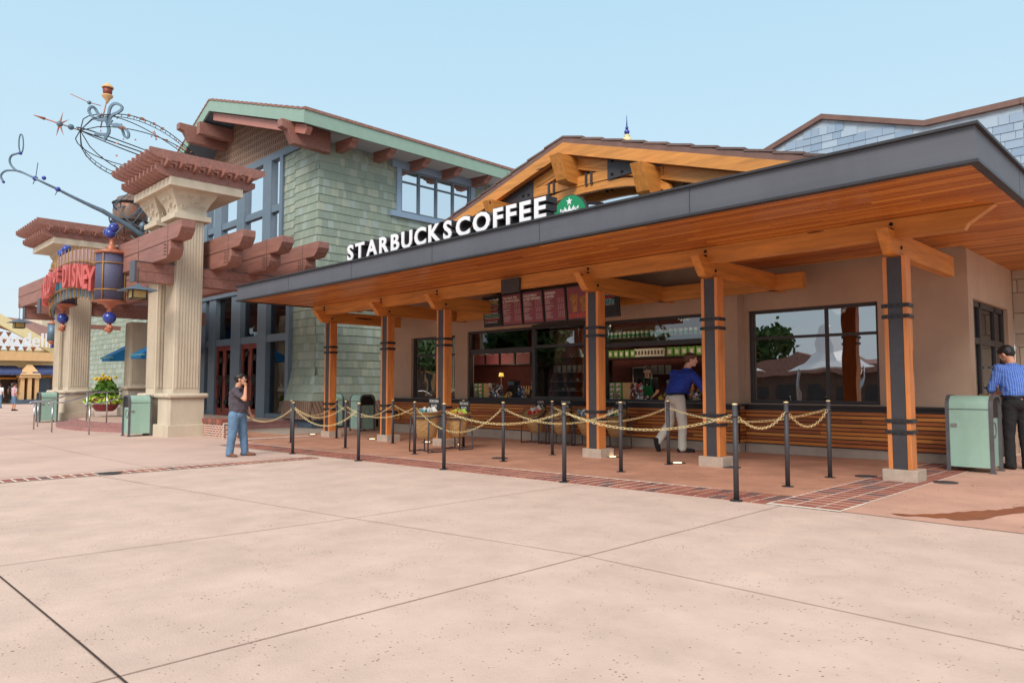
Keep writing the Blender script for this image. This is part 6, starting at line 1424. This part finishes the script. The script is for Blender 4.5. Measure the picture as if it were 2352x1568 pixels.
def person(label, loc, ang, k, J, C, vox=.011, opts={}):
    """local frame: +X facing, +Y the person's left, +Z up; 1.75 m tall figure scaled by k"""
    t = thing('person', label, 'person', loc, ang); f_ = opts.get('fat', 1); t.scale = (k * f_, k * f_, k); V = Vector
    g_ = lambda n_: V(J[n_])
    hips, chest, nk, hd = g_('pelvis'), g_('chest'), g_('neck'), g_('head')
    yaw, pit = J.get('yaw', 0), J.get('pitch', 0); hr = Matrix.Rotation(yaw, 3, 'Z') @ Matrix.Rotation(-pit, 3, 'Y')
    sk = C['skin']; b = MB()
    # torso (under the clothes), limbs, neck, head
    capsule(b, hips, .125, chest, .125); 
    for s in 'LR': capsule(b, g_('hip' + s), .075, g_('kn' + s), .05); capsule(b, g_('kn' + s), .05, g_('an' + s), .035); capsule(b, g_('sh' + s), .05, g_('el' + s), .04); capsule(b, chest, .09, g_('sh' + s), .05); capsule(b, g_('el' + s), .041, g_('wr' + s), .026)
    capsule(b, chest, .07, nk, .056); capsule(b, nk, .056, hd - hr @ V((.01, 0, .03)), .055)
    H_ = lambda x, y, z: hd + hr @ V((x, y, z))
    b.ball(H_(-.015, 0, .035), (.098, .076, .088), rot=hr, n=20, m=14); b.ball(H_(.02, 0, -.03), (.068, .058, .078), rot=hr, n=18, m=12)
    b.ball(H_(.045, 0, -.085), (.036, .036, .028), rot=hr); b.ball(H_(.082, 0, -.012), (.02, .015, .026), rot=hr); b.ball(H_(.094, 0, -.024), (.014, .016, .012), rot=hr)
    b.ball(H_(.073, 0, -.052), (.014, .024, .010), rot=hr); b.ball(H_(.072, 0, .028), (.016, .05, .012), rot=hr)
    for s in (-1, 1): b.ball(H_(-.005, s * .077, -.008), (.022, .012, .032), rot=hr); b.ball(H_(.05, s * .035, -.03), (.03, .022, .03), rot=hr)
    for s, sd in (('L', 1), ('R', -1)): hand(b, g_('wr' + s), g_('el' + s), J.get('palm' + s, (1, 0, 0)), J.get('thumb' + s, 1), J.get('curl' + s, .5))
    fuse(b, 'body', [sk], t, vox * .75, 2)
    a = MB()
    for s in (-1, 1): a.ball(H_(.073, s * .032, .005), .0125, n=8, m=6); a.ball(H_(.0845, s * .032, .005), .006, mi=1, n=6, m=4); a.ball(H_(.08, s * .033, .028), (.008, .02, .004), mi=1, rot=hr, n=8, m=4)
    a.build('eyes', [M['white'], M['hair']], t, world=False)
    a = MB(); a.ball(H_(.083, 0, -.053), (.006, .02, .005), rot=hr, n=8, m=4); a.build('mouth', M['rose'] if 0 else mat('lips', sc(170, 96, 88), .5), t, world=False)
    # hair
    if C.get('hair'):
        a = MB(); lo = opts.get('hairlow', -.03)
        a.ball(H_(-.025, 0, .052), (.102, .087, .085), rot=hr, n=18, m=12); a.ball(H_(-.05, 0, .01), (.07, .08, .075), rot=hr, n=16, m=10); a.ball(H_(.02, 0, .088), (.066, .07, .04), rot=hr, n=14, m=8)
        if opts.get('bun'): a.ball(H_(-.09, 0, -.0), (.05, .06, .07), rot=hr); 
        fuse(a, 'hair', [C['hair']], t, .01, 2, .012)
    if opts.get('cap'):
        a = MB(); a.ball(H_(-.01, 0, .075), (.104, .088, .06), rot=hr, n=18, m=10); a.build('cap', opts['cap'], t, world=False)
        a = MB(); a.ball(H_(.1, 0, .062), (.06, .07, .012), rot=hr, n=14, m=6); a.build('cap_peak', opts['cap'], t, world=False)
    # shirt
    a = MB(); sl_ = opts.get('sleeve', .55); bel = opts.get('belly', .0)
    lat = Matrix.Rotation(0, 3, 'Z')
    n_ = 7
    for i in range(n_ + 1):
        q = i / n_; c = hips.lerp(chest, q) + V((0, 0, (.05 * (1 - q) if opts.get('belt') else 0) + .03)); bw = .17 + .035 * q; bd = .125 + bel * sin(pi * min(1, q + .2)) + .01 * sin(pi * q)
        a.ball(c + V((bel * .5 * sin(pi * min(1, q + .2)), 0, 0)), (bd, bw, .09), n=20, m=10, rot=Matrix.Rotation(J.get('twist', 0), 3, 'Z'))
    for s in 'LR':
        sh_, el_, wr_ = g_('sh' + s), g_('el' + s), g_('wr' + s)
        capsule(a, chest + V((0, 0, .05)), .085, sh_, .072); 
        if sl_ <= 1: capsule(a, sh_, .072, sh_.lerp(el_, sl_), .06 if sl_ < 1 else .056)
        else: capsule(a, sh_, .072, el_, .057); capsule(a, el_, .056, el_.lerp(wr_, sl_ - 1), .042)
    a.ball(nk - V((.005, 0, .05)), (.085, .1, .045)); fuse(a, 'shirt', [C['shirt']], t, vox, 4, .034)
    a = MB(); a.tube([nk + V((.068 * cos(q * pi / 8), .066 * sin(q * pi / 8), -.035 + .012 * cos(q * pi / 8) * -1)) for q in range(16)], .017, 6, closed=True); a.build('collar', C['shirt'], t, world=False)
    # trousers
    a = MB(); cut = opts.get('shorts', 1.0)
    a.ball(hips + V((0, 0, -.03)), (.13 + bel * .3, .168, .12), n=20, m=10)
    a.ball(hips + V((0, 0, .05)), (.122, .158, .07), n=20, m=10)
    for s in 'LR':
        hp, kn, an = g_('hip' + s), g_('kn' + s), g_('an' + s)
        lw_ = opts.get('legw', 1.0); capsule(a, hp, .098 * lw_, kn, .074 * lw_)
        if cut >= 1: capsule(a, kn, .074 * lw_, kn.lerp(an, .55), .066 * lw_); capsule(a, kn.lerp(an, .5), .066 * lw_, an - V((0, 0, .015)), .07)
    fuse(a, 'shorts' if cut < 1 else 'trousers', [C['legs']], t, vox, 4, .018)
    if opts.get('belt'):
        a = MB(); c = hips + V((.01, 0, .065)); a.tube([c + V(((.135 + bel * .5) * cos(q * pi / 12), .168 * sin(q * pi / 12), 0)) for q in range(24)], .017, 6, closed=True); a.build('belt', M['belt'], t, world=False)
    for s in 'LR':
        an = g_('an' + s); td = V(J['toe' + s]).normalized(); up = V((0, 0, 1)); up = (up - td * up.dot(td)).normalized(); heel = an - up * .045 - td * .045; toe = an - up * .058 + td * .17
        a = MB(); capsule(a, heel, .042, an - up * .05 + td * .06, .046); capsule(a, an - up * .05 + td * .06, .046, toe, .036); capsule(a, an, .046, an - up * .04 + td * .05, .046)
        fuse(a, 'shoe', [C['shoe']], t, .01, 4)
    return t
def std(**kw):
    J = dict(pelvis=(0, 0, .93), chest=(0, 0, 1.30), neck=(.01, 0, 1.49), head=(.03, 0, 1.635), hipL=(0, .085, .88), hipR=(0, -.085, .88), knL=(.02, .1, .49), knR=(.02, -.1, .49), anL=(-.01, .11, .09), anR=(-.01, -.11, .09),
             shL=(0, .185, 1.40), shR=(0, -.185, 1.40), elL=(-.03, .25, 1.12), elR=(-.03, -.25, 1.12), wrL=(.05, .26, .88), wrR=(.05, -.26, .88), toeL=(1, .15, 0), toeR=(1, -.15, 0), palmL=(.2, -1, 0), palmR=(.2, 1, 0), thumbL=-1, thumbR=1)
    J.update(kw); return J
RA = pi / 4          # facing picture-right
# man in the grey polo, facing right, right hand at his mouth
m1 = person('man in grey polo and jeans with hand at his mouth by the low brick wall', (-15.85, 7.2, -.083), RA, 1.045,
    std(chest=(-.03, 0, 1.30), head=(.045, .0, 1.63), neck=(.0, 0, 1.49), pitch=.18, yaw=.1, hipL=(.03, .085, .88), knL=(.06, .12, .49), anL=(.10, .14, .09), hipR=(-.03, -.085, .88), knR=(-.05, -.1, .49), anR=(-.09, -.12, .09),
        shR=(.0, -.18, 1.385), elR=(.215, -.235, 1.21), wrR=(.175, -.10, 1.475), palmR=(-1, .3, 0), curlR=1.25, shL=(-.03, .18, 1.39), elL=(.05, .26, 1.13), wrL=(.16, .22, .88), toeL=(1, .05, 0), toeR=(.8, -.5, 0), thumbR=1),
    dict(skin=M['skin'], hair=M['hair'], shirt=M['greypolo'], legs=M['jeans'], shoe=M['brownl']), opts=dict(sleeve=.62, belly=.05, fat=1.14, legw=1.1))
a = MB()
hr = Matrix.Rotation(.1, 3, 'Z') @ Matrix.Rotation(-.18, 3, 'Y')
for s in (-1, 1):
    a.tube([Vector((.045, 0, 1.63)) + hr @ Vector((.092, s * .033 + .022 * cos(q * pi / 5), .003 + .015 * sin(q * pi / 5))) for q in range(10)], .002, 4, closed=True); a.tube([Vector((.045, 0, 1.63)) + hr @ Vector((.09, s * .055, .005)), Vector((.045, 0, 1.63)) + hr @ Vector((0, s * .078, .01))], .002, 4)
a.build('glasses', M['iron'], m1, world=False)
a = MB(); a.tube([Vector((.145, .225, .915)) + Vector((.028 * cos(q * pi / 6), .03 * sin(q * pi / 6), 0)) for q in range(12)], .008, 5, closed=True); a.build('watch', M['chrome'], m1, world=False)
# customer in the bright blue shirt leaning over the counter
person('man in bright blue shirt and pale khaki trousers leaning over the counter', (-9.2, 14.55, -.034), pi / 2 - .12, 1.30,
    std(pelvis=(0, .02, .96), chest=(.08, -.07, 1.31), neck=(.13, -.12, 1.49), head=(.18, -.16, 1.62), yaw=-.9, pitch=-.1, hipL=(0, .115, .9), hipR=(0, -.055, .9), knR=(.03, -.09, .49), anR=(.0, -.10, .09), knL=(.0, .14, .50), anL=(-.20, .22, .20),
        toeL=(.45, .1, -.9), toeR=(1, -.75, 0), shL=(.07, .10, 1.385), shR=(.08, -.26, 1.36), elL=(.22, .2, 1.15), wrL=(.42, .08, 1.02), elR=(.16, -.40, 1.1), wrR=(.40, -.40, .96), palmR=(0, 0, -1), palmL=(0, 0, -1)),
    dict(skin=M['skin2'], hair=M['hairb'], shirt=M['bshirt'], legs=M['khaki'], shoe=M['blk']), opts=dict(sleeve=1.9, belly=.05, belt=1, fat=1.12))
# man at the right edge in a checked blue shirt
chk = mat('blue_check', sc(40, 84, 178), .85, var=.06)
n = chk.node_tree; N = n.nodes; b_ = N['Principled BSDF']; wv = []
tc_ = N.new('ShaderNodeTexCoord'); cb = N.new('ShaderNodeTexBrick'); cb.offset = 0; cb.inputs['Scale'].default_value = 36; cb.inputs['Mortar Size'].default_value = .11; cb.inputs['Brick Width'].default_value = 1.0; cb.inputs['Row Height'].default_value = 1.0
sp2 = N.new('ShaderNodeSeparateXYZ'); mp_ = N.new('ShaderNodeCombineXYZ'); n.links.new(tc_.outputs['Object'], sp2.inputs[0]); n.links.new(sp2.outputs[1], mp_.inputs[0]); n.links.new(sp2.outputs[2], mp_.inputs[1]); n.links.new(mp_.outputs[0], cb.inputs[0])
cb.inputs['Color1'].default_value = (*sc(36, 82, 180), 1); cb.inputs['Color2'].default_value = (*sc(44, 92, 188), 1); cb.inputs['Mortar'].default_value = (*sc(130, 160, 214), 1); n.links.new(cb.outputs[0], b_.inputs['Base Color'])
person('man in checked blue shirt and black trousers at the right edge by the stone wall', (-2.84, 15.5, 0), 2.25, 1.27,
    std(pelvis=(0, 0, .95), chest=(.05, 0, 1.30), neck=(.08, .0, 1.49), head=(.15, .02, 1.60), yaw=.5, pitch=-.55, elL=(.10, .27, 1.12), wrL=(.33, .14, 1.06), elR=(.1, -.27, 1.12), wrR=(.34, -.1, 1.08), shL=(.03, .195, 1.40), shR=(.03, -.195, 1.40), toeL=(1, .3, 0), toeR=(1, -.3, 0)),
    dict(skin=M['skin'], hair=M['hair'], shirt=chk, legs=M['blk'], shoe=M['blk']), opts=dict(sleeve=1.6, belly=.03, belt=1))
# barista behind the counter
bt = person('barista in black cap and green apron behind the middle serving counter', (-11.65, 16.95, .0), -pi / 4 - .15, 1.16,
    std(head=(.05, 0, 1.63), yaw=.1, pitch=-.05, elL=(.1, .24, 1.14), wrL=(.3, .12, 1.02), elR=(.1, -.24, 1.14), wrR=(.3, -.12, 1.02)),
    dict(skin=M['skin2'], hair=M['hairb'], shirt=M['blk'], legs=M['blk'], shoe=M['blk']), opts=dict(sleeve=.7, cap=M['black'], bun=1))
a = MB(); a.prism([(.175, -.1, 1.28), (.175, .1, 1.28), (.19, .15, 1.1), (.185, .15, .7), (.185, -.15, .7), (.19, -.15, 1.1)], (.012, 0, 0)); a.tube([(.17, -.08, 1.28), (.1, -.09, 1.42), (.02, -.07, 1.47)], .012, 5); a.tube([(.17, .08, 1.28), (.1, .09, 1.42), (.02, .07, 1.47)], .012, 5); a.build('apron', M['apron'], bt, world=False)
# clerk half hidden by the display window frame
person('clerk in a pale blue shirt at the till, half hidden by the display window frame', (-13.95, 16.55, .0), pi + .3, 1.12, std(chest=(.1, 0, 1.27), head=(.2, 0, 1.56), neck=(.14, 0, 1.45)),
    dict(skin=M['skin2'], hair=M['hairb'], shirt=mat('pale_blue_shirt', sc(150, 166, 200), .85), legs=M['blk'], shoe=M['blk']), opts=dict(sleeve=.8))
# far left passers-by
pl = mat('red_plaid', sc(196, 150, 160), .85)
n = pl.node_tree; N = n.nodes; b_ = N['Principled BSDF']; tc_ = N.new('ShaderNodeTexCoord'); cb = N.new('ShaderNodeTexBrick'); cb.offset = 0; cb.inputs['Scale'].default_value = 11; cb.inputs['Mortar Size'].default_value = .16; cb.inputs['Brick Width'].default_value = 1.0; cb.inputs['Row Height'].default_value = 1.0
sp2 = N.new('ShaderNodeSeparateXYZ'); mp_ = N.new('ShaderNodeCombineXYZ'); n.links.new(tc_.outputs['Object'], sp2.inputs[0]); n.links.new(sp2.outputs[1], mp_.inputs[0]); n.links.new(sp2.outputs[2], mp_.inputs[1]); n.links.new(mp_.outputs[0], cb.inputs[0])
cb.inputs['Color1'].default_value = (*sc(170, 60, 70), 1); cb.inputs['Color2'].default_value = (*sc(150, 60, 84), 1); cb.inputs['Mortar'].default_value = (*sc(226, 214, 220), 1); n.links.new(cb.outputs[0], b_.inputs['Base Color'])
def gpix(x, y):
    d = _ray(x, y); p = C0 + d * (-H / d.z); return (p.x, p.y, 0)
pf_ = person('distant person in red plaid shirt and blue shorts standing on the far left plaza', gpix(31, 943), 1.9, .98, std(elL=(.08, .22, 1.14), wrL=(.28, .12, 1.1), toeL=(1, .4, 0)),
    dict(skin=M['skin'], hair=M['hair'], shirt=pl, legs=M['jeans'], shoe=M['blk']), vox=.018, opts=dict(sleeve=.6, shorts=.6))
person('distant person in a white shirt cut off by the left picture edge', gpix(-3, 937), 2.6, .98, std(),
    dict(skin=M['skin'], hair=M['hairb'], shirt=M['white'], legs=M['jeans'], shoe=M['blk']), vox=.018, opts=dict(sleeve=.6))
person('distant dark figure standing in the far shop doorway', tuple(P(22, 924, .6)), 0, 1.0, std(), dict(skin=M['skin'], hair=M['hair'], shirt=M['greypolo'], legs=M['blk'], shoe=M['blk']), vox=.02)
